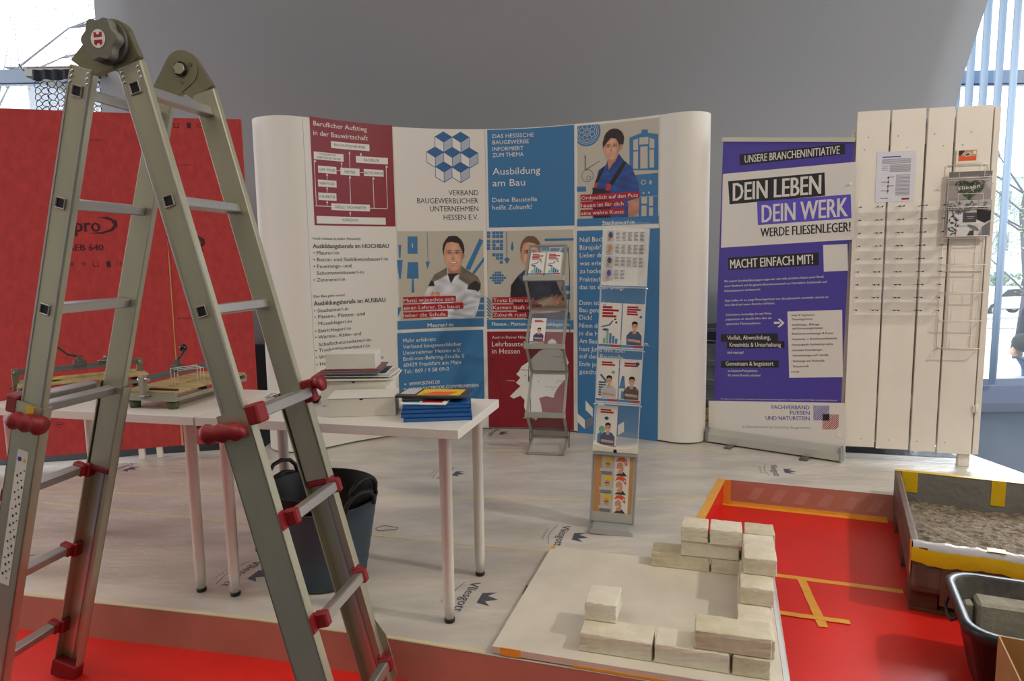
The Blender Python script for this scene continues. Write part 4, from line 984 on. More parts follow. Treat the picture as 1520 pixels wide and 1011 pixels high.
for k, z in enumerate((.145, .118, .094, .066)): it += [('E', .067, z, .011, .009, 'dgry'), ('R', .074 if k % 2 == 0 else .03, z, .098 if k % 2 == 0 else .058, z + .003, 'gry')]
it += [('R', .028, .022, .07, .025, 'gry'), ('R', .145, .012, .185, .022, 'redc')]
prints('printed_text', it, lambda u, v, d: (u, -.001 - d, v), t)
t = on_pt('magazine', 'grey magazine with a dark green leaf heart in the top pocket of the wire rack', 'magazine', .500, 1.475, 'magazines in the wire rack', -.03)
b = MB(); b.box(0, .224, 0, .005, 0, .30, PAPER); b.build('pages', t)
im = Img(90, 120, 0, 0, 1, 1.33, (146, 138, 134)); im.poly([(0, .14), (1, .1), (1, 0), (0, 0)], (110, 104, 102))
for k in range(900):
    a = rng.random() * 2 * PI; r_ = math.sqrt(rng.random()); x = .5 + .33 * r_ * math.sin(a) ** 3 * 1.05; y = .43 - .27 * r_ * (math.cos(a) * .85 - .35 * math.cos(2 * a) - .15 * math.cos(3 * a))
    g_ = rng.random(); im.ell(x, y, .028, .012, (30 + 30 * g_, 44 + 34 * g_, 28 + 20 * g_), rot=rng.random() * 3) if k < 420 else None
im.poly([(.86, .1), (1, .2), (1, .5), (.85, .3)], (176, 172, 170), soft=6)
im.mesh('cover_print', flat, t, .001, .299, .223, .001, off=.0004)
prints('cover_lettering', [('T', 'Fliesen', .055, .192, .165, .205, .022, 'wht', 0), ('R', .155, .268, .205, .272, 'dgry'), ('R', .165, .258, .205, .261, 'dgry')], flat, t, off=.0012)
t = on_pt('magazine', 'black and white photo magazine in the lower pocket of the wire rack', 'magazine', .505, 1.398, 'magazines in the wire rack', -.045)
b = MB(); b.box(0, .22, 0, .005, 0, .21, PAPER); b.build('pages', t)
im = Img(96, 92, 0, 0, 1, .95, (172, 170, 168)); im.poly([(0, .35), (1, .28), (1, .95), (0, .95)], (205, 204, 202), soft=10)
for k in range(60): im.ell(rng.random(), .02 + rng.random() * .3, .05, .014, (70, 70, 72), rot=rng.random() * 3)
for k in range(26): im.ell(rng.random() * .25, .3 + rng.random() * .6, .045, .016, (40, 40, 42), rot=rng.random() * 3)
im.poly([(.66, .22), (1, .3), (1, .52), (.86, .6), (.66, .5)], (28, 28, 30)); im.poly([(.8, .7), (1, .55), (1, .95), (.72, .95)], (110, 110, 112)); im.ell(.6, .72, .16, .05, (120, 120, 120), rot=.5); im.poly([(.52, .8), (.62, .78), (.62, .95), (.45, .95)], (60, 60, 60)); im.poly([(.34, .32), (.66, .32), (.66, .58), (.34, .58)], (66, 66, 68))
im.mesh('cover_print', flat, t, .001, .209, .219, .001, off=.0006)
prints('cover_lettering', [('R', .095, .115, .135, .117, 'lgry'), ('R', .10, .105, .13, .107, 'lgry')], flat, t, off=.0012)

# ------------------------------------------------------------------ telescopic ladder
PH, LW, HZ, EE = -0.1886, .308, 2.047, .0498
LD = thing('telescopic_ladder', 'large aluminium folding ladder with red clamps standing in the left foreground', 'ladder', (-.9905, 2.1709, FLH), PH)
def hull(P):
    P = sorted(set(P)); L = []; U = []
    for S_, Q in ((L, P), (U, P[::-1])):
        for p in Q:
            while len(S_) > 1 and (S_[-1][0] - S_[-2][0]) * (p[1] - S_[-2][1]) - (S_[-1][1] - S_[-2][1]) * (p[0] - S_[-2][0]) <= 0: S_.pop()
            S_.append(p)
    return L[:-1] + U[:-1]
def xz(poly, y0, y1, m, b, F): # polygon in the (x, s) plane of a stile frame, thickness along y
    n = len(poly); vs = [(x, y0, z) for x, z in poly] + [(x, y1, z) for x, z in poly]
    b.add(vs, [(i, (i + 1) % n, n + (i + 1) % n, n + i) for i in range(n)] + [tuple(range(n))[::-1], tuple(range(n, 2 * n))], m, F)
STICK = mat('sticker_white', (226, 222, 210), .5)
for side, a in ((-1, .2778), (1, .2499)):
    F = frame((0, 0, HZ), (side * math.cos(a), 0, math.sin(a)), (0, 1, 0), (side * math.sin(a), 0, -math.cos(a)))
    send = (HZ + EE * math.sin(a)) / math.cos(a) - .012
    for yc, out in ((-LW, -1), (0, 1)):
        b = MB(); b.box(EE - .037, EE + .037, yc - .012, yc + .012, .085, 1.325, ALU, F, c=.003)
        for xx in (-.030, .030): b.box(EE + xx - .003, EE + xx + .003, yc + out * .012, yc + out * .0135, .09, 1.3, ALU2, F)
        inner = b.build('inner_stile', LD)
        for k in range(4):      # square pressed holes with raised rims
            s = .149 + .30 * k; y = yc + out * .0125
            b = MB(); q = .016
            for (x0, x1, z0, z1) in ((-q, q, -q, -q + .004), (-q, q, q - .004, q), (-q, -q + .004, -q, q), (q - .004, q, -q, q)):
                b.box(EE + x0, EE + x1, min(y, y + out * .004), max(y, y + out * .004), s + z0, s + z1, ALU2, F, c=.0015)
            b.box(EE - .012, EE + .012, y - .0004, y + .0004 + out * .0006, s - .012, s + .012, BLACKP, F); b.build('rung_socket', inner)
        for xx, zz in ((-.024, .112), (-.026, .126), (.024, .100), (.024, .114), (.026, .128), (-.024, .099)):
            b = MB(); b.sphere((EE + xx, yc + out * .012, zz - .0), .0048, ALU2, F, 8, 5, (1, .7, 1)); b.build('rivet', inner)
        # hinge plate
        b = MB(); hx_, hz_ = ((.020 * side, .016) if out < 0 else (0, 0)); P = [(hx_ + .056 * math.cos(t * PI / 12), hz_ + .056 * math.sin(t * PI / 12)) for t in range(24)] + [(EE - .034, .10), (EE + .034, .075)]
        xz(hull(P), yc - .010 + side * .001, yc + .010 + side * .001, mat('hinge_metal', (150, 146, 118), .4, .8, noise=.15, nscale=12), b, F); b.build('hinge_plate', LD)
        # outer channel stile
        b = MB(); w0, w1 = (yc + out * .0145, yc + out * .0185); w0, w1 = min(w0, w1), max(w0, w1)
        b.box(EE - .046, EE + .046, w0, w1, 1.03, send, ALU, F)
        fy0, fy1 = min(yc + out * .0185, yc - out * .0145), max(yc + out * .0185, yc - out * .0145)
        b.box(EE - .046, EE - .042, fy0, fy1, 1.03, send, ALU, F); b.box(EE + .042, EE + .046, fy0, fy1, 1.03, send, ALU, F)
        if out > 0: b.box(EE - .006, EE + .006, w0 - .004, w1, 1.33, send, ALU2, F)
        outer = b.build('outer_stile', LD)
        b = MB(); b.box(EE - .036, EE + .036, yc - .011, yc + .011, 1.325, 1.345, REDP, F, c=.004); b.build('end_plug', LD)
        b = MB(); b.box(EE - .05, EE + .05, yc - .021, yc + .021, send - .055, send + .010, REDP, F, c=.004); b.build('foot', LD)
        b = MB(); xz([(EE + .040, 1.80), (EE + .068, 1.87), (EE + .068, 2.0), (EE + .040, 2.06)], yc + out * .0145, yc + out * .0175, ALU, b, F); b.build('gusset', LD)
        for k in (4, 5, 6):
            s = .149 + .30 * k; b = MB(); b.box(EE + .040, EE + .082, yc - out * .022 - .014, yc - out * .022 + .014 , s - .022, s + .022, REDP, F, c=.005)
            b.box(EE + .03, EE + .05, yc - .018, yc + .018, s - .026, s + .026, REDP, F, c=.004); b.build('rung_clamp', LD)
    for k in range(4):
        s = .149 + .30 * k; b = MB(); b.box(EE - .014, EE + .014, -LW + .012, -.012, s - .014, s + .014, ALU2, F, c=.003); b.build('rung', LD)
    for k in range(3, 7):
        s = .149 + .30 * k; b = MB(); b.box(EE + .046, EE + .076, -LW + .022, -.022, s - .015, s + .015, ALU2, F, c=.003); b.build('rung', LD)
    # red clamp grips on the near stile and spool grips on the far one
    prof = [(.0, -.07), (.024, -.068), (.029, -.056), (.020, -.036), (.028, -.016), (.019, .004), (.027, .022), (.018, .04), (.014, .05), (.0, .052)]
    G = F @ frame((EE - .01, -LW - .042, 1.075), (0, 0, 1), (0, 1, 0), (1, -.0, .12))
    b = MB(); b.lathe(prof, REDP, G, 14); b.box(-.014, .014, .0, .03, -.012, .012, REDP, G); b.build('clamp_grip', LD)
    b = MB(); b.box(EE + .038, EE + .078, -LW - .02, -LW + .03, 1.02, 1.075, REDP, F, c=.005); b.build('clamp_block', LD)
    G = F @ frame((EE + .055, .0, 1.03), (0, 0, 1), (0, 1, 0), (1, 0, 0))
    if side > 0: b = MB(); b.lathe([(0, -.01), (.018, -.008), (.014, .01), (.013, .03), (.026, .045), (.024, .055), (0, .056)], REDP, G, 14); b.box(-.02, .05, -.018, .018, -.015, .02, REDP, G, c=.004); b.build('clamp_grip', LD)
    if side < 0:
        sp = lambda u, v, d: F @ Vector((EE - .022 + u, -LW - .0190 - d, 1.60 - v))
        b = MB(); b.add([sp(0, 0, 0), sp(.036, 0, 0), sp(.036, .43, 0), sp(0, .43, 0)], [(0, 1, 2, 3)], STICK); so_ = b.build('warning_sticker', LD)
        it = [('P', [(.003, .395), (.016, .395), (.0095, .408)], 'yel'), ('E', .026, .401, .014, .014, 'vio3')]
        for q in range(34): it.append(('E', .005 + .026 * ((q * 7) % 5) / 5, .37 - q * .0105, .006, .004 + .003 * (q % 3), 'dgry'))
        prints('printed_symbols', it, sp, so_, off=.0002)['kind'] = 'stuff'
        b = MB(); b.box(EE - .02, EE + .006, -LW - .021, -LW - .0186, 1.035, 1.06, mat('yellow_sticker', (214, 180, 60), .5), F); b.build('yellow_sticker', LD)
F0 = T3(.020, 0, HZ - .016)
st_ = [((.050 + .0055 * math.cos(6 * t * PI / 30)) * math.cos(t * PI / 30), (.050 + .0055 * math.cos(6 * t * PI / 30)) * math.sin(t * PI / 30)) for t in range(60)]
b = MB(); vs = []
for sc_, y in ((.96, -LW - .022), (1, -LW - .028), (1, -LW - .044), (.93, -LW - .050)): vs += [(x * sc_, y, z) for x, z in st_]
b.add(vs, [(r * 60 + i, r * 60 + (i + 1) % 60, (r + 1) * 60 + (i + 1) % 60, (r + 1) * 60 + i) for r in range(3) for i in range(60)], KNOB, F0, True); b.add(vs, [tuple(range(180, 240)), tuple(range(60))], KNOB, F0)
b.cyl((0, -LW - .023, 0), (0, -LW - .008, 0), .056, mat('knob_collar', (78, 78, 72), .5), F0, 28); kn = b.build('hinge_knob', LD); F0 = T3(0, 0, HZ)
kp = lambda u, v, d: (u + .020, -LW - .0505 - d, HZ - .016 + v)
prints('emblem', [('E', 0, 0, .042, .046, 'wht'), ('P', [(-.012, .003), (.012, .003), (.012, .016), (.006, .016), (.003, .010), (-.003, .010), (-.006, .016), (-.012, .016)], 'redc'), ('P', [(-.012, -.003), (.012, -.003), (.012, -.013), (.006, -.018), (.003, -.012), (-.003, -.012), (-.006, -.018), (-.012, -.013)], 'redc')], kp, kn)
b = MB(); b.cyl((0, -.016, 0), (0, -.010, 0), .022, BLACKP, F0, 24); b.cyl((0, -.022, 0), (0, -.012, 0), .018, ALU, F0, 6)
for x, z in ((.033, .012), (0, -.038)): b.cyl((x, -.0135, z), (x, -.010, z), .006, mat('rivet_grey', (120, 116, 96), .4, .7), F0, 12)
b.build('hinge_bolt', LD)

# ------------------------------------------------------------------ tables
def table(cx, cy, yaw, Lx, Wy, label):
    t = thing('work_table', label, 'table', (cx, cy, 0), yaw, 'white tables under the ladder')
    b = MB(); b.box(-Lx, 0, 0, Wy, .701, .735, TABLEW, c=.0015); b.build('table_top', t)
    for x in (-.075, -Lx + .075):
        for y in (.07, Wy - .07):
            b = MB(); b.lathe([(.0165, .012), (.0205, .08), (.0225, .69), (.034, .695), (.034, .701)], TABLEW, T3(x, y, 0), 20); lg = b.build('leg', t)
            b = MB(); b.lathe([(.018, 0), (.0195, .003), (.0195, .014), (.016, .016)], BLACKP, T3(x, y, 0), 18); b.build('foot_cap', lg)
    return t
table(-.188, 2.27, D(-14.5), 1.05, .52, 'white table on the right carrying white boxes and blue folders')
table(-1.212, 2.534, D(-14.6), 1.05, .53, 'white table on the left carrying two manual tile cutters')
TZ = .7352
# tile cutters
GRN = mat('green_rubber', (84, 92, 60), .7); RBR = mat('brown_rubber', (120, 62, 52), .7)
def cutter(label, x, y, yaw, w, l, footm, footz, wire, lever, metalc):
    t = thing('tile_cutter', label, 'tile cutter', (x, y, TZ), yaw, 'manual tile cutters on the left table')
    for i, (fx, fy) in enumerate(((.035, .03), (w - .035, .03), (.035, l - .03), (w - .035, l - .03))):
        b = MB(); b.lathe([(.019, 0), (.024, .034)], footm, T3(fx, fy, 0), 16); b.build('foot', t)
    b = MB(); b.box(0, w, 0, .012, .034, .064, metalc, c=.001); b.box(0, w, l - .012, l, .034, .064, metalc, c=.001); b.box(0, .012, .01, l - .01, .034, .05, metalc); b.box(w - .012, w, .01, l - .01, .034, .05, metalc); b.build('base_frame', t)
    b = MB(); b.box(.002, w - .002, .004, l - .004, .064, .074, WOOD, c=.001); b.build('wood_bed', t)
    b = MB(); b.box(.05, w - .10, .06, l - .04, .074, .082, WOOD, c=.001); b.build('wood_strip', t)
    xr = w * .42
    b = MB(); b.box(xr - .006, xr + .006, .01, l - .01, .108, .132, mat('rail_steel', (120, 126, 128), .35, .7), c=.001); b.build('guide_rail', t)
    for yy in (.0, l - .02):
        b = MB(); b.box(xr - .012, xr + .012, yy - .012, yy + .012, .04, .135, metalc, c=.002); b.cyl((xr - .02, yy, .12), (xr + .03, yy, .12), .007, CHROME); b.cyl((xr + .0, yy - .02, .055), (xr + .05, yy - .022, .06), .005, STEEL); b.build('rail_post', t)
    b = MB(); b.box(xr - .018, xr + .018, lever[0] - .025, lever[0] + .025, .122, .15, STEEL, c=.003); b.box(xr - .008, xr + .008, lever[0] - .01, lever[0] + .01, .145, .172, STEEL); b.build('carriage', t)
    p = [(xr, lever[0], .165)] + [tuple(q) for q in lever[1]]
    b = MB(); b.tube(p, .005, mat('lever_dark', (62, 60, 54), .4, .6), n=8)
    lv = b.build('lever', t)
    if wire:
        b = MB(); b.sphere(p[-1], .017, mat('ball_black', (14, 14, 16), .15), n=16, k=10); b.build('ball_knob', lv)
        b = MB()
        for k in range(3): b.tube([(w * .62, .10 + k * .02, .078), (w * .62, .10 + k * .02, .15 - .008 * k), (w * .62 + .07, .17 + k * .02, .155 - .008 * k), (w * .62 + .07, .17 + k * .02, .08)], .0016, WIRE)
        b.build('side_support', t)
        b = MB(); b.box(w * .45, w - .01, .02, .035, .074, .08, BLACKP); b.build('scale_bar', t); b = MB(); b.box(w * .2, w * .6, .2, .215, .074, .078, BLACKP); b.build('scale_bar', t)
    else:
        b = MB(); b.sphere((xr + .02, lever[0] + .1, .14), .018, STEEL, n=12, k=6, sc=(1, 1.8, .5)); b.cyl((xr + .02, lever[0] + .1, .14), (xr + .02, lever[0] + .1, .165), .007, STEEL); b.build('wing_nut', t)
        b = MB(); b.box(.10, .16, .08, .16, .0825, .0835, mat('yellow_label', (214, 190, 40), .5)); b.build('yellow_label', t)
    return t
cutter('wooden tile cutter with green feet and black ball lever, right of the ladder leg', -1.575, 2.71, D(-13), .25, .47, GRN, 0, True, (.20, [(.11, .24, .20), (.085, .27, .212)]), mat('cutter_metal', (168, 164, 146), .4, .6))
cutter('older grey tile cutter with a bent dark lever at the left table end', -2.20, 2.985, D(-52), .20, .50, RBR, 0, False, (.24, [(.05, .20, .175), (.03, .12, .26)]), mat('cutter_old', (122, 116, 96), .5, .5))
# boxes, magazines, folders on the right table
def slab(name, label, cat, x, y, z, yaw, w, d, h, m, group=None, c=.0015, fn=None):
    t = thing(name, label, cat, (x, y, z), yaw, group); b = MB(); b.box(0, w, 0, d, 0, h, m, c=min(c, h * .3)); b.build('body' if name.endswith('box') else 'pages' if name in ('magazine', 'leaflet') else 'body', t)
    if fn: fn(t)
    return t
BOXW = mat('box_white', (216, 211, 200), .6); BOXI = mat('box_shadow', (60, 56, 50), .8)
def boxflap(w, h):
    def f(t):
        b = MB(); b.prism([(w * .47, h - .004), (w * .53, h - .004), (w * .52, h - .008), (w * .50, h - .010), (w * .48, h - .008)], 0, .0008, M['blk'], T3(0, -.0001, 0) @ RX(PI / 2)); b.build('finger_notch', t)
        b = MB(); b.box(.001, w - .001, -.0008, 0, h - .0035, h - .0025, BOXI); b.build('lid_seam', t)
    return f
slab('white_box', 'flat white carton with a finger notch, in front on the right table', 'box', -.690, 2.49, TZ, D(4.5), .252, .17, .071, BOXW, 'white cartons on the right table', fn=boxflap(.252, .071))
slab('white_box', 'large white carton standing behind the notched carton', 'box', -.765, 2.685, TZ, D(-1), .262, .20, .103, BOXW, 'white cartons on the right table', fn=boxflap(.262, .103))
b2t = TZ + .1032
slab('box_lid', 'wide flat white lid lying on the large white carton', 'lid', -.815, 2.67, b2t, D(1), .345, .225, .008, BOXW)
def pr_mag(cols, w, d, h):
    def f(t): prints('cover_print', cols, lambda u, v, dd: (u * w, v * d, h + dd), t)
    return f
z = b2t + .0082; mg = []
for k, (lab, dx, dy, yw, w, cl) in enumerate((('pink edged magazine, bottom of the pile on the white lid', -.0, .02, 2, .27, [('R', 0, 0, 1, 1, 'redc')]), ('pale magazine second from the bottom on the white lid', .05, .01, -3, .27, [('R', 0, 0, 1, 1, 'lgry')]), ('dark photo magazine third from the bottom on the white lid', .03, .015, 1, .27, [('R', 0, 0, 1, 1, 'dgry'), ('R', .1, .1, .9, .5, 'org')]))):
    slab('magazine', lab, 'magazine', -.805 + dx, 2.675 + dy, z, D(yw), w, .19, .0058, PAPER if k else mat('pink_edge', (190, 70, 90), .6), 'magazines piled on the white lid', fn=pr_mag(cl, w, .19, .0058)); z += .0061
for k in range(3):
    slab('magazine', ('blue grey magazine under the orange one below the top carton', 'orange and grey magazine beneath the banded purple one', 'purple and brown magazine banded directly beneath the top carton')[k], 'magazine', -.758 + .004 * k, 2.67 + .004 * k, z, D((-1.5, 1, 0)[k]), .225, .19, .0066, (mat('mag_blue', (96, 104, 130), .5), mat('mag_orange', (150, 96, 70), .5), mat('mag_purple', (104, 88, 130), .5, noise=.5, nscale=14, col2=(140, 84, 60)))[k], 'magazines piled on the white lid'); z += .0069
slab('white_box', 'small cream carton on top of the magazine pile', 'box', -.738, 2.675, z, D(2), .196, .14, .062, BOXW, 'white cartons on the right table')
BLUEB = mat('folder_blue', (36, 96, 168), .4)
z = TZ
for k in range(4):
    lab = ('bottom blue folder of the stack on the right table', 'second blue folder from the bottom of the stack', 'third blue folder from the bottom of the stack', 'topmost blue folder of the stack on the right table')[k]
    x0, y0, yw = ((-.392, 2.392, 5), (-.402, 2.398, 3.5), (-.398, 2.400, 5.5), (-.396, 2.405, 4))[k]
    t = thing('blue_folder', lab, 'folder', (x0, y0, z), D(yw), 'blue folders on the right table')
    b = MB(); b.box(0, .246, 0, .25, 0, .0025, BLUEB); b.box(0, .246, 0, .25, .0118, .0143, BLUEB); b.box(0, .246, 0, .003, 0, .0143, BLUEB); b.build('cover', t)
    b = MB(); b.box(.003, .240, .003, .246, .0027, .0116, PAPER); b.build('pages', t); z += .0146
zt = z
slab('magazine', 'white and blue leaflet sheet lying open on the blue folders', 'magazine', -.41, 2.42, zt, D(-6), .17, .20, .005, PAPER, 'magazines on the blue folders', fn=pr_mag([('R', .05, .1, .4, .4, 'blue'), ('R', .45, .1, .9, .3, 'redc')], .17, .2, .005))
slab('magazine', 'dark grey magazine under the yellow one on the blue folders', 'magazine', -.405, 2.45, zt + .0052, D(8), .235, .17, .009, mat('mag_dark', (52, 52, 54), .45), 'magazines on the blue folders')
slab('magazine', 'dark magazine with yellow and orange picture on the blue folders', 'magazine', -.435, 2.475, zt + .0144, D(-9), .26, .15, .009, mat('mag_dark', (52, 52, 54), .45), 'magazines on the blue folders', fn=pr_mag([('R', .3, .12, .92, .9, 'yel'), ('P', [(.35, .2), (.75, .15), (.85, .6), (.5, .55)], 'org'), ('R', .04, .2, .26, .95, 'lgry')], .26, .15, .009))
t = thing('cable_coil', 'black cable coiled beside the large white carton', 'cable', (-.845, 2.76, TZ + .004))
b = MB()
for k in range(4): b.tube([((.045 + .004 * k) * math.cos(a * PI / 12), (.03 + .003 * k) * math.sin(a * PI / 12), .006 * k + .002 * math.sin(a)) for a in range(24)], .003, BLACKP, closed=True)
b.tube([(-.04, 0, .01), (-.08, -.03, .0), (-.10, -.01, 0)], .003, BLACKP); b.build('cable', t)
t = thing('metal_clamp', 'small silvery metal clamp lying at the back of the right table', 'clamp', (-1.02, 2.88, TZ + .004))
b = MB(); b.tube([(-.04, 0, 0), (-.01, .012, .012), (.02, 0, .004), (.05, .01, 0)], .004, CHROME); b.tube([(-.03, -.015, 0), (.03, .02, .008)], .003, CHROME); b.sphere((0, 0, .008), .009, CHROME); b.box(.0, .03, -.012, -.004, 0, .006, STEEL); b.build('jaw', t)

# ------------------------------------------------------------------ flexible tubs
TUBO = mat('tub_blue_grey', (56, 72, 84), .55, noise=.2, nscale=6, bump=.05, bscale=30); TUBI = mat('tub_black', (20, 20, 22), .5)
def tub(label, x, y, z0, r0, r1, h, m, tilt=(0, 0, 0), ang=0, ribs=True):
    t = thing('rubber_tub', label, 'tub', (x, y, z0), rot=tilt, group='nested rubber tubs under the right table')
    pr_ = [(r0 * .2, 0), (r0 - .01, 0), (r0, .008)]
    for k in range(1, 14):
        f = k / 14; r_ = r0 + (r1 - r0) * f; pr_.append((r_ + (.0018 if ribs and k % 2 else 0), h * f))
    pr_ += [(r1, h - .004), (r1 + .004, h), (r1 - .002, h + .003), (r1 - .006, h - .004), (r0 - .004, .012), (.001, .012)]
    b = MB(); b.lathe(pr_, m, None, 48, cap=False); b.build('tub_body', t)
    for s in (0, PI):
        A = ang + s; c_, s_ = math.cos(A), math.sin(A)
        pts = [(-.075, 0), (-.07, .035), (-.045, .06), (0, .07), (.045, .06), (.07, .035), (.075, 0)]
        b = MB(); b.tube([((r1 + .002 + v * .18) * c_ - u * s_, (r1 + .002 + v * .18) * s_ + u * c_, h - .006 + v) for u, v in pts], .009, TUBI, n=8); b.build('handle', t)
    return t
tub('blue-grey ribbed rubber tub, outermost of the nest under the right table', -.800, 2.735, 0, .168, .228, .345, TUBO, ang=D(-35))
t = tub('black rubber tub nested inside the blue-grey tub', -.812, 2.745, .045, .152, .222, .35, TUBI, tilt=(D(-1), D(2), 0), ang=D(150), ribs=False)
b = MB(); b.lathe([(.001, .02), (.1, .03), (.16, .02)], mat('tub_dirt', (52, 46, 38), .9, noise=.5, nscale=30, bump=.6, bscale=60), T3(0, 0, .03), 24, cap=False); b.build('mortar_residue', t)
t = thing('string_loop', 'thin red string loop lying on the fleece beside the rubber tubs', 'string', (-.63, 3.235, .002))
b = MB(); b.tube([(.055 * math.cos(a * PI / 10), .028 * math.sin(a * PI / 10) * (1 + .3 * math.cos(a)), 0) for a in range(20)], .0014, mat('red_string', (150, 70, 70), .7), closed=True); b.build('string', t)

# ------------------------------------------------------------------ brick display board
by = D(-17.3); BO = Vector((-.083, 2.143, 0))
t = thing('base_board', 'pale square board under the bricks on the stage edge', 'board', BO, by)
BRDM = mat('board_fleece', (222, 215, 198), .55, noise=.12, nscale=4, bump=.15, bscale=10, bdist=.01)
b = MB(); b.box(0, .912, 0, .825, .004, .030, BRDM, c=.002); b.build('board_panel', t)
b = MB(); b.prism([(.03, .0), (.10, 0), (.09, -.003), (.03, -.003)], .004, .031, ORTAPE); b.build('tape_piece', t); b = MB(); b.prism([(.27, 0), (.90, 0), (.90, -.0015), (.27, -.002)], .002, .010, ORTAPE); b.build('tape_piece', t); b = MB(); b.box(.0, .02, .8, .826, .03, .0308, ORTAPE); b.build('tape_piece', t)
b = MB(); b.prism([(.9125, .0), (.9125, .80), (.920, .80), (.93, .0)], -.148, .030, mat('white_film', (220, 222, 226), .25, bump=.3, bscale=12)); b.build('hanging_film', t)
BRK = [mat('brick_cream_%d' % i, c, .85, noise=.16, nscale=9, bump=.35, bscale=55, bdist=.006, col2=c2) for i, (c, c2) in enumerate((((226, 219, 200), (210, 201, 176)), ((230, 224, 207), (218, 210, 190)), ((218, 209, 186), (198, 188, 158))))]
bh = .063; G_ = 'cream bricks laid on the pale board'
BR = [  # u0 u1 v0 v1 layer label
 (.284, .521, .049, .162, 0, 'whole cream brick at the front left corner of the layout'),
 (.526, .757, .049, .162, 0, 'whole cream brick in the middle of the front row'),
 (.762, .874, .049, .162, 0, 'half brick at the front right corner, under the long top brick'),
 (.780, .895, .170, .403, 0, 'lowest brick of the right arm, directly behind the front corner'),
 (.785, .900, .407, .640, 0, 'bottom brick in the middle of the right arm'),
 (.447, .682, .742, .857, 0, 'bottom brick at the left end of the back row'),
 (.686, .920, .742, .857, 0, 'bottom brick at the right end of the back row'),
 (.284, .395, .048 + .086, .275, 1, 'half brick standing alone on the front left brick'),
 (.647, .877, .056, .166, 1, 'upper whole brick bridging the front right corner'),
 (.790, .905, .386, .618, 1, 'second layer brick of the right arm, the step below the top'),
 (.566, .796, .738, .853, 1, 'second layer brick of the back row'),
 (.803, .918, .624, .857, 1, 'second layer brick at the back right corner'),
 (.566, .675, .730, .845, 2, 'half brick on top of the back row, leftmost'),
 (.679, .806, .726, .845, 2, 'chipped half brick on top of the back row, second from the left'),
 (.811, .928, .730, .848, 2, 'half brick on top at the back right corner'),
 (.803, .920, .492, .724, 2, 'topmost brick of the right arm, lying lengthwise')]
for k, (u0, u1, v0, v1, l, lab) in enumerate(BR):
    j = D(random.uniform(-.5, .5)); c_ = BO + RZ(by) @ Vector(((u0 + u1) / 2, (v0 + v1) / 2, .0302 + l * (bh + .0004)))
    b = MB(); hx, hy = (u1 - u0) / 2 - .001, (v1 - v0) / 2 - .001; b.box(-hx, hx, -hy, hy, 0, bh, BRK[k % 3], c=.0028)
    o = b.build('brick'); o.location = c_; o.rotation_euler = (0, 0, by + j); tag(o, lab, 'brick', G_)
    bm = bmesh.new(); bm.from_mesh(o.data); bmesh.ops.subdivide_edges(bm, edges=[e for e in bm.edges if e.calc_length() > .04], cuts=5, use_grid_fill=True)
    for v in bm.verts:
        q = (abs(abs(v.co.x) - hx) < .004) + (abs(abs(v.co.y) - hy) < .004) + (abs(v.co.z - bh) < .004)
        if q >= 2 and v.co.z > .01: v.co += Vector((-math.copysign(random.random() * .0028, v.co.x), -math.copysign(random.random() * .0028, v.co.y), -random.random() * .0022))
        elif v.co.z > .01: v.co += Vector((random.uniform(-1, 1), random.uniform(-1, 1), -abs(random.uniform(0, 1)))) * .0006
    bm.to_mesh(o.data); bm.free()

# tapes on the red floor of the pit
def tape(label, p, q, w, z):
    t = thing('floor_tape', label, 'tape', (p[0], p[1], z), math.atan2(q[1] - p[1], q[0] - p[0])); L_ = math.hypot(q[0] - p[0], q[1] - p[1]); b = MB()
    top = [(L_ * i / 12, w / 2 + random.uniform(-.0015, .0015)) for i in range(13)]; bot = [(L_ * i / 12, -w / 2 + random.uniform(-.0015, .0015)) for i in range(13)]
    b.prism(bot + top[::-1], 0, .0012, ORTAPE); b.build('strip', t)
FT = FLH + .0045
tape('long orange tape strip across the red pit floor, running to the pallet', (1.14, 2.995), (1.675, 2.805), .034, FT)
tape('short orange tape strip on the red floor, joining the two longer strips', (1.288, 2.935), (1.205, 2.53), .036, FT + .0013)
tape('orange tape strip ending free on the red floor nearest the bricks', (1.02, 2.660), (1.325, 2.56), .032, FT + .0026)

# ------------------------------------------------------------------ pallet box of sand
pa = D(-25.8); PB = thing('pallet_box', 'wooden pallet frame box lined with grey film and yellow tape', 'pallet box', (1.60, 2.63, FLH), pa)
PW, PD = 1.18, 1.06
for x in (0, PW / 2 - .05, PW - .10):
    for y in (0.03, PD / 2 - .07, PD - .17): b = MB(); b.box(x, x + .10, y, y + .14, .022, .10, WOODD, c=.003); b.build('pallet_block', PB)
for y in (.03, PD / 2 - .07, PD - .17): b = MB(); b.box(0, PW, y, y + .14, .004, .021, WOODD, c=.002); b.build('bottom_board', PB)
for y in np.linspace(.0, PD - .12, 6): b = MB(); b.box(0, PW, y, y + .11, .101, .122, WOODD, c=.002); b.build('deck_board', PB)
for z0, z1 in ((.123, .210), (.212, .300)):
    for nm, a in (('side_plank', (-.004, .018, .02, PD - .02)), ('side_plank', (PW - .018, PW + .004, .02, PD - .02)), ('side_plank', (0, PW, -.002, .019)), ('side_plank', (0, PW, PD - .019, PD + .002))):
        b = MB(); b.box(a[0], a[1], a[2], a[3], z0, z1, mat('grey_wood', (112, 88, 76), .6, noise=.3, nscale=8, bump=.2, bscale=30, stretch=(.4, .4, 3)), c=.002); b.build(nm, PB)
b = MB(); b.box(.10, .16, -.012, -.003, .06, .28, mat('rust_hinge', (104, 76, 52), .7, .3)); b.box(.02, .05, -.010, -.003, .13, .29, WOODD); b.build('corner_bracket', PB)
LIN = mat('grey_liner', (128, 126, 122), .38, noise=.12, nscale=5, bump=.5, bscale=9, bdist=.02)
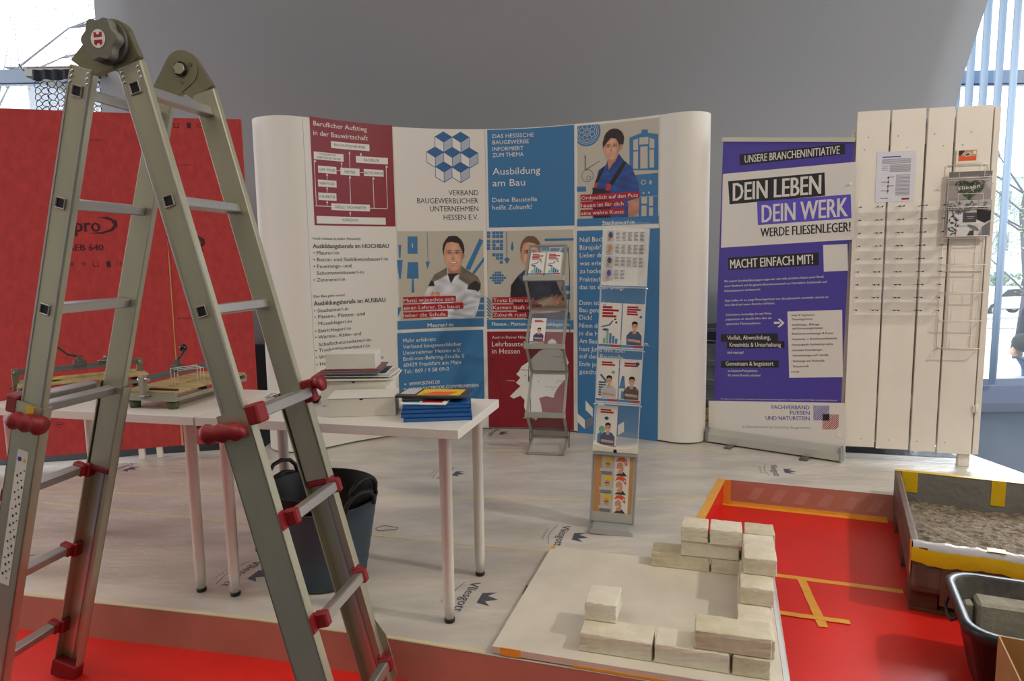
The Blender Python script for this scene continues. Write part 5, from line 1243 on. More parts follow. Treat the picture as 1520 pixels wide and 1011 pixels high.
b = MB(); b.box(.019, .023, .02, PD - .02, .123, .296, LIN); b.box(PW - .023, PW - .019, .02, PD - .02, .123, .296, LIN); b.box(.02, PW - .02, PD - .026, PD - .020, .123, .299, LIN); b.box(.02, PW - .02, .020, .026, .123, .302, LIN)
b.build('film_liner', PB)
# crumpled film lip along the near edge
b = MB(); N_ = 60; vs = []
for i in range(N_ + 1):
    x = PW * i / N_; w1, w2, w3_ = (.004 * math.sin(i * 1.3) + .003 * random.uniform(-1, 1) for _ in range(3))
    vs += [(x, .030 + w1, .292), (x, .014 + w2, .309 + abs(w1)), (x, -.006 + w2 * .5, .303 + w3_ * .5), (x, -.008, .27 + w3_)]
b.add(vs, [(i * 4 + j, i * 4 + j + 1, i * 4 + j + 5, i * 4 + j + 4) for i in range(N_) for j in range(3)], mat('white_grey_film', (186, 186, 188), .3, bump=.3, bscale=20), smooth=True); b.build('film_lip', PB)
b = MB(); vs = []
for i in range(N_ + 1):
    x = -.006 + (PW + .012) * i / N_; dz = .008 * math.sin(i * .35) + .003 * random.uniform(-1, 1) + .010 * math.exp(-((i - 16) / 10) ** 2)
    vs += [(x, -.0135, .290 - dz * .6), (x, -.0175, .262 - dz), (x, -.0155, .235 - dz * 1.3)]
b.add(vs, [(i * 3 + j, i * 3 + j + 1, i * 3 + j + 4, i * 3 + j + 3) for i in range(N_) for j in range(2)], YETAPE, smooth=True)
b.box(.0, PW, PD - .028, PD + .004, .2995, .3015, YETAPE); b.box(.03, .105, PD - .0285, PD - .0265, .19, .3005, YETAPE); b.box(.43, .49, PD - .0285, PD - .0265, .17, .3005, YETAPE); b.box(.0, .03, -.004, .03, .3005, .303, YETAPE); b.box(.25, .31, -.006, .034, .312, .3135, YETAPE)
b.box(-.0058, -.0045, .0, .05, .17, .30, ORTAPE); b.build('yellow_tape', PB)
# stretch film around the pallet
b = MB(); b.box(-.009, -.008, .0, PD, .12, .26, mat('stretch_film', (170, 150, 146), .12, alpha=.05)); b.box(0, PW, -.0128, -.0125, .12, .25, MATS['stretch_film']); b.build('stretch_film', PB)
# sand
t = thing('sand_fill', 'brown-grey damp sand filling the pallet box', 'sand', (1.60, 2.63, FLH), pa); t['kind'] = 'stuff'
nx, ny = 150, 130; X_, Y_ = np.meshgrid(np.linspace(.026, PW - .026, nx), np.linspace(.031, PD - .03, ny))
def vnoise(f, seed):
    r_ = np.random.default_rng(seed); g = r_.random((int(f * PD) + 3, int(f * PW) + 3)); x, y = X_ * f, Y_ * f; i, j = x.astype(int), y.astype(int); u, v = x - i, y - j; u, v = u * u * (3 - 2 * u), v * v * (3 - 2 * v)
    return g[j, i] * (1 - u) * (1 - v) + g[j, i + 1] * u * (1 - v) + g[j + 1, i] * (1 - u) * v + g[j + 1, i + 1] * u * v
Z_ = .115 + .125 * (1 - Y_ / PD) + .022 * vnoise(3, 1) + .016 * vnoise(9, 2) + .012 * vnoise(26, 3) + .011 * vnoise(60, 4) - .02 * (Y_ / PD) * X_
Z_ = np.where(Y_ < .06, np.minimum(Z_, .292), Z_)
vs = [(float(a), float(c), float(d)) for a, c, d in zip(X_.ravel(), Y_.ravel(), Z_.ravel())]
b = MB(); b.add(vs, [(j * nx + i, j * nx + i + 1, (j + 1) * nx + i + 1, (j + 1) * nx + i) for j in range(ny - 1) for i in range(nx - 1)], mat('sand', (158, 142, 118), .95, noise=.4, nscale=34, bump=1.0, bscale=90, bdist=.012, col2=(98, 86, 70)), smooth=True)
sd = b.build('sand', t); stuff(sd)

# ------------------------------------------------------------------ black mortar tub, block, cardboard box
mt = thing('mortar_tub', 'black rectangular plastic mortar tub in front of the pallet box', 'tub', (1.385, 1.975, FLH), D(-24))
TB = mat('tub_plastic', (30, 30, 34), .38, noise=.1, nscale=5); TBI = mat('tub_inside', (38, 38, 40), .6, noise=.3, nscale=8, col2=(96, 92, 84))
def rr(x0, x1, y0, y1, r, n=6): return [(cx + r * math.cos(a), cy + r * math.sin(a)) for cx, cy, s in ((x1 - r, y1 - r, 0), (x0 + r, y1 - r, 1), (x0 + r, y0 + r, 2), (x1 - r, y0 + r, 3)) for a in [(s + i / n) * PI / 2 for i in range(n + 1)]]
def loft(b, rings, m):
    n = len(rings[0][0]); vs = [(x, y, z) for R_, z in rings for x, y in R_]
    b.add(vs, [(k * n + i, k * n + (i + 1) % n, (k + 1) * n + (i + 1) % n, (k + 1) * n + i) for k in range(len(rings) - 1) for i in range(n)], m, smooth=True)
b = MB(); w_, d_ = .74, .47
def ring(i, r=.09): return rr(i, w_ - i, i, d_ - i, max(r - i * .5, .03))
loft(b, [(ring(.10), .002), (ring(.075), .006), (ring(.02), .262), (ring(.0), .266), (ring(-.004), .276), (ring(-.004), .296), (ring(.001), .301), (ring(.018), .301), (ring(.024), .296)], TB)
b.add([(x, y, .002) for x, y in ring(.10)], [tuple(range(28))], TB); mbody = b.build('tub_shell', mt)
b = MB(); loft(b, [(ring(.024), .2965), (ring(.030), .27), (ring(.086), .016), (ring(.12), .012)], TBI); b.add([(x, y, .012) for x, y in ring(.12)], [tuple(range(28))], TBI); b.build('tub_lining', mt)
b = MB(); b.tube([(-.002, .16, .268), (-.014, .18, .246), (-.016, .235, .24), (-.014, .29, .246), (-.002, .31, .268)], .006, TB); b.build('handle', mt)
t = thing('concrete_block', 'weathered grey concrete block lying in the black mortar tub', 'block', (1.615, 2.26, FLH + .016), D(-22))
CON = mat('concrete', (176, 172, 156), .9, noise=.25, nscale=14, bump=.5, bscale=60, bdist=.006)
b = MB(); b.box(0, .42, 0, .12, .11, .225, CON, c=.01); b.box(.08, .40, .01, .11, 0, .112, CON, c=.01); o = b.build('block_body', t)
b = MB(); b.box(-.035, -.004, .03, .11, .125, .205, CON, c=.006); b.build('chipped_end', t)
t = thing('cardboard_box', 'open brown cardboard box at the lower right, nearest the camera', 'box', (1.372, 1.832, FLH + .004), D(-24))
h_ = .37; b = MB(); b.box(0, .36, -.30, 0, 0, .004, CARD); b.build('bottom', t)
for a in ((0, .36, -.004, 0), (0, .36, -.30, -.296), (0, .004, -.296, -.004), (.356, .36, -.296, -.004)): b = MB(); b.box(*a, .004, h_, CARD); b.build('side_panel', t)
b = MB(); b.box(.004, .356, -.296, -.004, .20, .204, mat('cardboard_inner', (182, 146, 96), .8)); b.build('inner_flap', t)

# ------------------------------------------------------------------ zigzag literature rack and leaflet tower
def leaflet_items(kind, w=.1, h=.21):
    it = [('R', 0, 0, w, h, 'wht'), ('R', .0, .004, w, .016, 'blue'), ('R', w * .55, .004, w, .016, 'redc')]
    if kind == 'crane':
        for k, l in enumerate((.045, .075, .05, .065)): it.append(('R', .012, .185 - k * .014, .012 + l, .195 - k * .014, 'redc'))
        it += [('P', [(.01, .095), (.05, .105), (.065, .13), (.06, .13), (.045, .110), (.01, .1)], 'navy'), ('E', .03, .085, .03, .012, 'navy'), ('E', .078, .12, .010, .010, 'navy'), ('E', .072, .135, .012, .008, 'navy')]
        for k in range(5): it.append(('R', .02 + .014 * k, .02, .031 + .014 * k, .045 + .012 * ((k * 3) % 4), 'grn' if k < 2 else 'blue'))
        it.append(('E', .02, .2, .012, .006, 'grn'))
    else:
        n = 4 if kind == 'mosaic' else 2
        for k in range(n): it.append(('R', .02, .19 - k * .011 + (n == 2) * -.004, .02 + (.05, .062, .045, .05)[k], .198 - k * .011 + (n == 2) * -.004, 'redc'))
        if kind == 'mosaic': it += [('P', [(.078, .145), (.09, .145), (.09, .152), (.084, .158), (.078, .152)], 'blue')]
        if kind == 'white': it += [('P', [(.012, .13), (.02, .135), (.05, .10), (.042, .095)], 'blue'), ('E', .075, .145, .018, .014, 'grn')] + [('R', .01, .03 + .012 * k, .045, .038 + .012 * k, 'navy') for k in range(6)]
        if kind == 'red': it += [('P', [(.0, .07), (.012, .13), (.022, .13), (.03, .07)], 'blue'), ('P', [(.01, .02), (.035, .02), (.03, .05), (.012, .06)], 'blue'), ('E', .08, .19, .02, .016, 'navy')]
        if kind == 'polo': it += [('E', .03, .095, .03, .034, 'grn'), ('P', [(.01, .02), (.04, .02), (.04, .07), (.025, .082), (.01, .07)], 'blue'), ('E', .05, .15, .02, .016, 'navy')]
        cx = .058; col = {'mosaic': 'navy', 'white': 'lgry', 'red': 'dgry', 'polo': 'navy', 'tray': 'navy'}[kind]
        it += [('P', [(cx - .034, .018), (cx - .036, .06), (cx - .018, .082), (cx + .018, .082), (cx + .034, .062), (cx + .034, .018)], col), ('P', [(cx - .008, .07), (cx + .008, .07), (cx + .006, .09), (cx - .006, .09)], 'skin'), ('E', cx, .105, .026, .034, 'skin'), ('P', [(cx - .014, .108), (cx - .012, .125), (cx, .130), (cx + .012, .125), (cx + .014, .108), (cx + .006, .117), (cx - .006, .117)], 'blk'), ('E', cx - .005, .106, .004, .002, 'blk'), ('E', cx + .005, .106, .004, .002, 'blk'), ('E', cx, .095, .010, .003, 'wht'), ('P', [(cx - .03, .035), (cx + .03, .03), (cx + .028, .042), (cx - .028, .047)], 'skin')]
        if kind in ('red', 'tray'): it += [('P', [(cx - .03, .06), (cx - .018, .066), (cx - .02, .075), (cx - .032, .07)], 'redc'), ('P', [(cx + .018, .066), (cx + .03, .06), (cx + .03, .072), (cx + .02, .076)], 'redc')]
    return it
def leaflet(label, M4, kind, group):
    t = thing('leaflet', label, 'leaflet'); t.matrix_world = M4; t['group'] = group
    b = MB(); b.box(0, .1, 0, .003, 0, .21, PAPER); b.build('pages', t); prints('cover_print', leaflet_items(kind), flat, t, off=.0004)
zr = thing('zigzag_rack', 'folding zigzag aluminium literature rack in front of the red map panel', 'literature rack', (.235, 4.60, 0), D(-11))
ZX = .124; nodes = [(.12, 1.400), (-.10, 1.180), (.12, .965), (-.10, .730), (.12, .520), (-.10, .265), (.12, .055), (-.15, .012)]
RAL = mat('rack_aluminium', (176, 174, 162), .4, .55); DARKR = mat('rack_rod', (70, 70, 66), .4, .6)
pt = []
for k in range(len(nodes) - 1):
    (y0, z0), (y1, z1) = nodes[k], nodes[k + 1]; d = Vector((0, y1 - y0, z1 - z0)); L_ = d.length; d.normalize(); nn = Vector((0, -d.z, d.y))
    F = frame((0, y0, z0), (1, 0, 0), nn, d); b = MB()
    for s in (-1, 1): b.box(s * ZX - .009, s * ZX + .009, -.005, .005, 0, L_, RAL, F, c=.001)
    if k % 2 == 0: b.box(-ZX, ZX, -.006, .006, 0, .014, RAL, F); 
    b.box(-ZX, ZX, -.005, .005, L_ - .012, L_, RAL, F); b.build('side_frame', zr)
    if k % 2 == 0 and k < 6:
        b = MB(); b.box(-ZX + .009, ZX - .009, -.0015, .0015, .014, L_ - .012, ACRY, F); b.build('acrylic_panel', zr)
        b = MB(); b.box(-ZX - .012, ZX + .012, -.03, .012, -.018, .018, RAL, T3(0, y1, z1) @ RX(D(-8)), c=.003); b.build('front_lip', zr)
    elif k < 6: b = MB(); b.box(-ZX + .009, ZX - .009, -.0015, .0015, .014, L_ - .012, mat('smoked_acrylic', (70, 72, 74), .1, alpha=.30), F); b.build('back_panel', zr)
    else: b = MB(); b.box(-ZX, ZX, -.002, .002, .02, L_ - .02, ACRY, F); b.build('base_panel', zr)
for s in (-1, 1):
    for k in range(0, 6, 2):
        b = MB(); zt_, zm, zb = nodes[k][1], nodes[k + 1][1], nodes[k + 2][1] if k + 2 < 7 else .05
        b.tube([(s * (ZX + .016), .10, zt_ - .03), (s * (ZX + .018), .155, zm + .0), (s * (ZX + .016), .06, zb - .06)], .003, DARKR); b.build('scissor_rod', zr)
def tray_frame(k, u):
    (y0, z0), (y1, z1) = nodes[k], nodes[k + 1]; up = Vector((0, y0 - y1, z0 - z1)).normalized(); nn = Vector((0, -up.z, up.y)) * -1
    F = frame((u, y1, z1) , (1, 0, 0), (0, up.z, -up.y), up) @ T3(0, -.012, .018)
    return T3(.235, 4.60, 0) @ RZ(D(-11)) @ F
leaflet('red titled crane leaflet, left one on the top tray of the zigzag rack', tray_frame(0, -.108), 'crane', 'leaflets on the zigzag rack')
leaflet('red titled crane leaflet, right one on the top tray of the zigzag rack', tray_frame(0, .005), 'crane', 'leaflets on the zigzag rack')
leaflet('leaflet with a dark haired person on the second tray of the zigzag rack', tray_frame(2, -.105), 'tray', 'leaflets on the zigzag rack')

LT = T3(.470, 3.195, 0) @ RZ(D(-11)) @ RY(D(2.6))
lt = thing('leaflet_tower', 'slim clear acrylic leaflet tower on a silver foot with helmet poster', 'leaflet stand'); lt.matrix_world = LT
SILV = mat('silver_plastic', (178, 180, 182), .3, .5)
b = MB(); prof = [(-.105, 0), (.105, 0), (.102, .020), (.085, .034), (-.085, .034), (-.102, .020)]
b.prism([(x, z) for x, z in prof], -.08, .09, SILV, RX(PI / 2)); b.box(-.10, .10, .03, .09, .0, .05, SILV, c=.01); b.build('foot', lt, bevel=.004)
b = MB(); b.box(-.100, .100, -.012, .012, .034, .375, mat('tower_alu', (190, 188, 180), .4, .3), c=.002)
b.box(-.108, -.100, -.016, .016, .03, .40, SILV, c=.002); b.box(.100, .108, -.016, .016, .03, .40, SILV, c=.002); lp = b.build('poster_panel', lt)
b = MB(); b.box(-.088, .088, -.0135, -.0122, .030, .034, BLACKP); b.build('panel_slot', lt)
it = [('R', -.094, .085, .090, .365, 'wht')]
for k in range(3):
    y = .085 + k * .0933
    it += [('R', -.094, y, -.060, y + .0933, 'tan'), ('R', -.060, y, .0, y + .0933, 'beige'), ('R', .072, y, .090, y + .0933, 'tan'), ('R', -.068, y + .018, .0, y + .030, 'lgry'), ('R', -.060, y, -.010, y + .018, 'gry'),
           ('E', -.030, y + .052, .024, .034, 'skin'), ('P', [(-.046, y + .064), (-.040, y + .088), (-.022, y + .092), (-.010, y + .082), (-.008, y + .062), (-.028, y + .070)], 'yel'), ('R', -.042, y + .052, -.022, y + .056, 'dgry'),
           ('P', [(.006, y), (.025, y + .018), (.045, y + .020), (.062, y)], 'dgry'), ('P', [(.018, y + .01), (.040, y + .012), (.044, y + .04), (.018, y + .045)], 'skin'), ('E', .026, y + .046, .030, .042, 'skin'), ('P', [(.005, y + .066), (.016, y + .088), (.040, y + .092), (.058, y + .080), (.060, y + .050), (.050, y + .056), (.044, y + .068), (.022, y + .074)], 'org'), ('R', .012, y + .050, .018, y + .052, 'blk'), ('R', .026, y + .050, .032, y + .052, 'blk'), ('P', [(.012, y + .034), (.030, y + .036), (.028, y + .030), (.016, y + .028)], 'wht'), ('E', .052, y + .070, .010, .014, 'lgry')]
prints('poster_print', it, lambda u, v, d: (u, -.0120 - d, v), lp)
b = MB(); P_ = [(-.106, .395)] + [(-.106 + .212 * i / 14, .432 - .020 * math.sin(PI * i / 14)) for i in range(15)] + [(.106, .395)]
b.prism(P_, -.02, .045, mat('cap_white', (222, 216, 200), .4), RX(PI / 2)); b.box(-.104, .104, -.04, -.01, .375, .395, SILV, c=.003); cp = b.build('cap', lt)
b = MB(); b.cyl((0, -.0452, .400), (0, -.0465, .400), .0085, BLACKP); b.build('lock', lt)
b = MB(); arc = [(.106 * math.sin(D(a)), .030 - .052 * math.cos(D(a))) for a in range(-90, 91, 15)]; vs = [(x, y, z) for z in (.40, 1.47) for x, y in [(q[0], .04) for q in arc]]
b.box(-.104, .104, .038, .041, .40, 1.475, ACRY)
for s in (-1, 1): b.box(s * .104 - .002, s * .104 + .002, -.035, .04, .41, 1.45, ACRE)
b.build('clear_column', lt)
for z0, z1 in ((1.175, 1.44), (.885, 1.0), (.625, .74), (.41, .50)):
    b = MB(); n_ = 10; vs = []
    for i in range(n_ + 1):
        u = -.104 + .208 * i / n_; y = -.030 - .012 * math.sin(PI * i / n_); vs += [(u, y, z0), (u, y, z1 - .012 + .012 * math.sin(PI * i / n_))]
    b.add(vs, [(2 * i, 2 * i + 2, 2 * i + 3, 2 * i + 1) for i in range(n_)], ACRY, smooth=True); b.box(-.104, .104, -.038, .038, z0 - .004, z0 - .001, ACRE); b.build('clear_pocket', lt)
for k, (z) in enumerate((1.17, .88, .62)):
    for s in (-1, 1): b = MB(); b.cyl((s * .102, -.04, z), (s * .112, -.04, z), .004, CHROME, n=8); b.build('stud', lt)
LG = 'leaflets in the acrylic tower'
leaflet('crane leaflet with four red bars, upper left in the acrylic tower', LT @ T3(-.1025, -.018, .888), 'crane', LG)
leaflet('leaflet with mosaic logo and dark shirted man, upper right in the tower', LT @ T3(.0025, -.018, .888), 'mosaic', LG)
leaflet('leaflet with white jacketed person, lower left in the acrylic tower', LT @ T3(-.1025, -.018, .628), 'white', LG)
leaflet('leaflet with black and red dressed person, lower right in the tower', LT @ T3(.0025, -.018, .628), 'red', LG)
leaflet('leaflet with blue shirted person, alone in the lowest tower pocket', LT @ T3(-.098, -.018, .40), 'polo', LG)
t = thing('list_sheet', 'white text sheet with four small pictures in the top of the acrylic tower', 'sheet'); t.matrix_world = LT @ T3(-.1025, -.020, 1.180)
b = MB(); b.box(0, .205, 0, .002, 0, .262, PAPER); b.build('sheet', t)
it = []
for r_ in range(4):
    y = .20 - r_ * .058
    it += [('R', .018, y, .048, y + .050, 'lgry'), ('E', .033, y + .03, .02, .03, ('navy', 'tan', 'dgry', 'vio3')[r_]), ('E', .028, y + .012, .016, .016, 'tan')]
    for c_ in range(5 if r_ < 3 else 2):
        for q in range(7): it.append(('R', .058 + c_ * .027, y + .006 + q * .0062, .078 + c_ * .027 - (q % 3) * .003, y + .0085 + q * .0062, 'gry'))
prints('sheet_print', it, flat, t, off=.0004)

# ------------------------------------------------------------------ red building boards
RB = mat('red_board', (186, 58, 56), .8, noise=.22, nscale=26, bump=.12, bscale=90, stretch=(1, 1, .5))
def sp_icons(it, bd):
    cur = []
    for i in it:
        if i[0] == 'T' and cur: prints('printed_mark', cur, flat, bd); cur = []
        if i[0] == 'RING' and cur: prints('printed_mark', cur, flat, bd); cur = []
        if i[0] == 'T': prints('printed_lettering', [i], flat, bd)
        else: cur.append(i)
    if cur: prints('printed_mark', cur, flat, bd)
def ic(u, v, s=.028): return [('RING', u, v, s / 2, 'ink'), ('R', u - s * .3, v - .003, u + s * .3, v + .003, 'ink')]
r1 = thing('building_board', 'wide red building board behind the ladder, left of the seam', 'board', (-2.27, 4.575, 0), math.atan2(.245, .85), 'red building boards')
b = MB(); b.box(-1.65, -.002, 0, .03, .075, 2.275, RB, c=.002); bd = b.build('board_panel', r1)
def swoosh(u, v): return [('P', [(u, v + .055), (u + .06, v + .06), (u + .11, v + .035), (u + .115, v + .0), (u + .085, v - .03), (u + .02, v - .05), (u - .06, v - .045), (u + .02, v - .038), (u + .07, v - .02), (u + .09, v + .005), (u + .08, v + .03), (u + .04, v + .048)], 'ink')]
it = [('T', 'pro', -.535, 1.525, -.385, 1.525, .085, 'ink', 2), ('T', 'AEB 640', -.585, 1.405, -.378, 1.405, .038, 'ink', 2)] + swoosh(-.40, 1.56) + ic(-.57, 1.32) + ic(-.50, 1.32) + [('T', 'CE', -.315, 1.305, -.28, 1.305, .025, 'ink', 0), ('T', 'pro.com', -.46, 2.095, -.337, 2.095, .018, 'ink', 0), ('R', -.37, 1.297, -.345, 1.335, 'ink'), ('R', -.448, 1.30, -.444, 1.335, 'ink'), ('R', -.42, 1.30, -.416, 1.335, 'ink'), ('R', -.448, 1.30, -.416, 1.304, 'ink'), ('T', 'pro', -1.28, 1.525, -1.13, 1.525, .085, 'ink', 2), ('T', 'pro.com', -1.2, 2.095, -1.08, 2.095, .018, 'ink', 0)] + ic(-.82, .28, .04) + ic(-.72, .28, .04)
sp_icons(it, bd)
for u in (-.275, -.165, -1.3): b = MB(); b.box(u, u + .035, .005, .045, 0, .085, WPAINT, c=.002); b.build('wood_foot', r1)
r2 = thing('building_board', 'narrow red building board behind the ladder, right of the seam', 'board', (-2.27, 4.575, 0), math.atan2(.095, .49), 'red building boards')
b = MB(); b.box(.002, .505, 0, .03, .075, 2.255, RB, c=.002); bd = b.build('board_panel', r2)
it = [('RING', .105, 2.205, .014, 'ink'), ('R', .088, 2.19, .092, 2.225, 'ink'), ('R', .118, 2.19, .122, 2.225, 'ink'), ('R', .088, 2.19, .122, 2.194, 'ink'), ('R', .17, 2.19, .195, 2.225, 'ink'), ('T', 'CE', .235, 2.195, .285, 2.195, .028, 'ink', 0), ('T', 'pro.com', .06, 1.95, .177, 1.95, .018, 'ink', 0), ('T', 'pro.com', .03, .94, .13, .94, .018, 'ink', 0), ('T', 'AEB 640', .05, 1.38, .22, 1.38, .032, 'ink', 2), ('T', 'CE', .20, .195, .26, .195, .03, 'ink', 0), ('R', .10, .185, .135, .235, 'ink')] + swoosh(.12, 1.44)
sp_icons(it, bd)
b = MB(); b.prism([(-.005, .075), (.008, .075), (.003, .8), (.006, 1.3), (.0, 1.5), (-.002, 1.0)], 0, .002, mat('glue_smear', (196, 150, 96), .7), T3(0, -.002, 0) @ RX(PI / 2)); b.build('glue_smear', r2)
for u in (.06, .42): b = MB(); b.box(u, u + .035, .005, .045, 0, .085, WPAINT, c=.002); b.build('wood_foot', r2)

# ------------------------------------------------------------------ crates behind the banner
CRM = mat('crate_plastic', (120, 122, 116), .5, noise=.2, nscale=8)
for k in range(4):
    t = thing('storage_crate', ('lowest grey storage crate in the gap beside the banner', 'second grey storage crate from below in the gap beside the banner', 'third grey storage crate from below in the gap beside the banner', 'topmost grey storage crate with a dark label beside the banner')[k], 'crate', (1.22, 5.22, .165 + k * .150), D(-8), 'storage crates stacked behind the banner')
    b = MB(); 
    for a in ((0, .6, 0, .012), (0, .6, .388, .4), (0, .012, 0, .4), (.588, .6, 0, .4)): b.box(*a, .004, .143, CRM)
    b.box(0, .6, 0, .4, 0, .006, CRM); b.build('crate_body', t)
    b = MB(); b.box(-.008, .608, -.008, .012, .132, .147, CRM, c=.003); b.box(-.008, .608, .388, .408, .132, .147, CRM, c=.003); b.build('rim', t)
    b = MB(); b.tube([(.15, -.006, .12), (.25, -.03, .06), (.42, -.03, .045)], .003, mat('crate_handle', (150, 150, 144), .4)); b.build('carry_wire', t)
    if k == 3: b = MB(); b.box(.27, .38, -.006, -.001, .03, .12, mat('label_navy', (30, 34, 48), .5)); b.build('label_plate', t)
t = thing('wooden_crate', 'low wooden crate under the grey crates beside the banner', 'crate', (1.20, 5.18, 0), D(-8))
for z0 in (.0, .055, .11): b = MB(); b.box(0, .65, 0, .02, z0, z0 + .048, WOOD, c=.002); b.build('slat', t); b = MB(); b.box(0, .65, .43, .45, z0, z0 + .048, WOOD); b.build('slat', t)
b = MB(); b.box(0, .65, .0, .45, .156, .163, WOODD); b.box(0, .02, .02, .43, 0, .156, WOODD); b.box(.63, .65, .02, .43, 0, .156, WOODD); b.build('deck', t)

# ------------------------------------------------------------------ hanging net at the left window
nt_ = thing('hanging_net', 'black mesh net hanging from a wood topped bracket at the left window', 'net', (-3.78, 5.62, 2.80))
b = MB(); b.box(.02, .62, -.05, .16, .045, .055, mat('orange_wood', (150, 96, 58), .6)); b.build('shelf_board', nt_)
b = MB(); b.box(.0, .62, -.055, -.045, -.01, .045, GREYM); b.box(-.005, .008, -.05, .58, -.02, .05, GREYM); b.box(.61, .62, -.05, .58, -.02, .05, GREYM); b.tube([(-.04, -.05, .08), (-.02, -.05, .04), (0, -.05, .03)], .008, STEEL); b.tube([(-.04, -.05, .09), (-.05, -.05, .36)], .002, STEEL); b.build('bracket', nt_)
NB = mat('net_black', (22, 24, 40), .7)
b = MB()
for i in range(24):
    pass
vs = []
for i in range(25): x = .07 + .53 * i / 24; vs += [(x, -.07 - .012 * math.sin(i * 1.7), .03), (x + .003, -.072 - .016 * math.sin(i * 1.7 + .4), -.05 - .006 * math.sin(i))]
b.add(vs, [(2 * i, 2 * i + 1, 2 * i + 3, 2 * i + 2) for i in range(24)], NB, smooth=True); b.build('fabric_band', nt_)
b = MB()
for r_ in range(8):
    for c_ in range(9):
        x = .10 + c_ * .058 + (r_ % 2) * .004; z = -.082 - r_ * .048; b.tube([(x + .027 * math.cos(a * PI / 5) * (1.0), -.075 - .01 * math.sin(c_ * 1.9 + a), z + .024 * math.sin(a * PI / 5)) for a in range(10)], .0032, NB, n=4, closed=True)
stuff(b.build('netting', nt_))

# ------------------------------------------------------------------ outside
GRD = mat('asphalt', (176, 178, 180), .9, noise=.1, nscale=2)
b = MB(); b.add([(-30, 6.4, -.55), (40, 6.4, -.55), (60, 70, -3.6), (-40, 70, -3.6)], [(0, 1, 2, 3)], GRD); struct(b.build('street'), 'pale street outside the windows')
b = MB(); b.add([(4, 24, -1.395 + .02), (40, 24, -1.395 + .02), (40, 24.4, -1.414 + .02), (4, 24.4, -1.414 + .02)], [(0, 1, 2, 3)], mat('road_paint', (240, 240, 240), .7)); b.box(-30, 60, 30, 31.5, -1.9, -1.55, mat('kerb', (190, 190, 188), .9)); struct(b.build('trim_2'), 'kerb and road line outside')
def gz(y): return -.55 - (y - 6.4) * 3.05 / 63.6
def car(label, x, y, rz, col):
    t = thing('car', label, 'car', (x, y, gz(y) + .0), rz, 'cars parked across the street'); m = mat('car_' + label[:5].replace(' ', '_'), col, .25, .2, coat=.5)
    side = [(-2.1, .35), (-2.12, .7), (-1.95, .88), (-1.2, .98), (-.65, 1.40), (.75, 1.44), (1.45, 1.02), (2.02, .9), (2.1, .55), (2.08, .33)]
    b = MB(); b.prism(side, -.85, .85, m, RX(PI / 2)); b.build('body', t, bevel=.06)
    b = MB(); b.prism([(-1.08, .97), (-.62, 1.34), (.70, 1.37), (1.30, 1.0)], -.862, .862, mat('car_glass', (40, 46, 54), .1), RX(PI / 2)); b.build('side_window', t)
    for xx in (-1.32, 1.32):
        for yy in (-.80, .80):
            b = MB(); b.cyl((xx, yy - .1, .32), (xx, yy + .1, .32), .33, BLACKP, n=20); w = b.build('wheel', t); b = MB(); b.cyl((xx, yy - .11, .32), (xx, yy + .11, .32), .2, SILV, n=10); b.build('rim', w)
car('white car parked across the street behind the plank partition', 25.6, 35.5, D(8), (225, 228, 232))
car('dark blue car parked across the street at the right image edge', 33.2, 40.5, D(4), (70, 84, 110))
BARK = mat('bark', (96, 98, 106), .9)
def tree(label, x, y, h, r_, n, cols, seed, dens=1.0, low=.35, lf=1.0):
    rd = random.Random(seed); z0 = gz(y); t = thing('tree', label, 'tree', (x, y, z0)); b = MB(); tips = []
    b.tube([(0, 0, 0), (.1, 0, h * .25), (-.05, .1, h * .5), (.1, 0, h * .8)], [.09, .07, .04, .015], BARK, n=8)
    for k in range(n):
        zz = h * (low * .7 + .5 * rd.random()); a = rd.random() * 2 * PI; q = r_ * (.6 + .5 * rd.random()); p1 = Vector((math.cos(a) * q * .5, math.sin(a) * q * .5, zz + q * .25)); p2 = Vector((math.cos(a) * q, math.sin(a) * q, zz + q * (.3 + .3 * rd.random())))
        b.tube([(0, 0, zz - .2), tuple(p1), tuple(p2)], [.022, .013, .005], BARK, n=5)
        for _ in range(3): e = p2 + Vector((rd.uniform(-1, 1), rd.uniform(-1, 1), rd.uniform(-.5, .8))) * r_ * .35; b.tube([tuple(p1), tuple((p1 + e) / 2 + Vector((0, 0, .1))), tuple(e)], [.010, .006, .003], BARK, n=4); tips += [e, p2, (p1 + e) / 2]
    b.build('trunk', t); b = MB(); ms = [mat('leaf_%s_%d' % (label[:4].strip(), i), c, .8) for i, c in enumerate(cols)]
    for k in range(int(3400 * dens)):
        c_ = rd.choice(tips) + Vector((rd.gauss(0, 1), rd.gauss(0, 1), rd.gauss(0, .8))) * r_ * .22; s = (.014 + .018 * rd.random()) * lf
        u = Vector((rd.uniform(-1, 1), rd.uniform(-1, 1), rd.uniform(-1, 1))).normalized() * s; v = u.orthogonal().normalized() * s * .7
        b.add([c_ - u, c_ + v * .6, c_ + u, c_ - v * .6], [(0, 1, 2, 3)], ms[k % len(ms)])
    stuff(b.build('foliage', t)); return t
tree('autumn tree with sparse rusty leaves outside the left window', -8.2, 11.2, 7.5, 3.0, 14, ((190, 140, 110), (180, 150, 120), (205, 170, 100)), 3, 2.0, lf=.8)
tree('second thin autumn tree outside the left window, further right', -8.0, 18.0, 9.5, 3.0, 12, ((180, 140, 120), (170, 150, 140)), 5, 1.6, lf=1.2)
tree('pale green tree outside the right window beside the plank partition', 10.6, 14.2, 6.0, 2.4, 14, ((160, 185, 140), (180, 196, 150), (140, 165, 130)), 8, 2.4, .15, 1.2)
tree('dark green tree far across the street on the right', 26, 38, 8.0, 4.0, 16, ((150, 172, 150), (170, 186, 160)), 11, 1.8, lf=3.5)
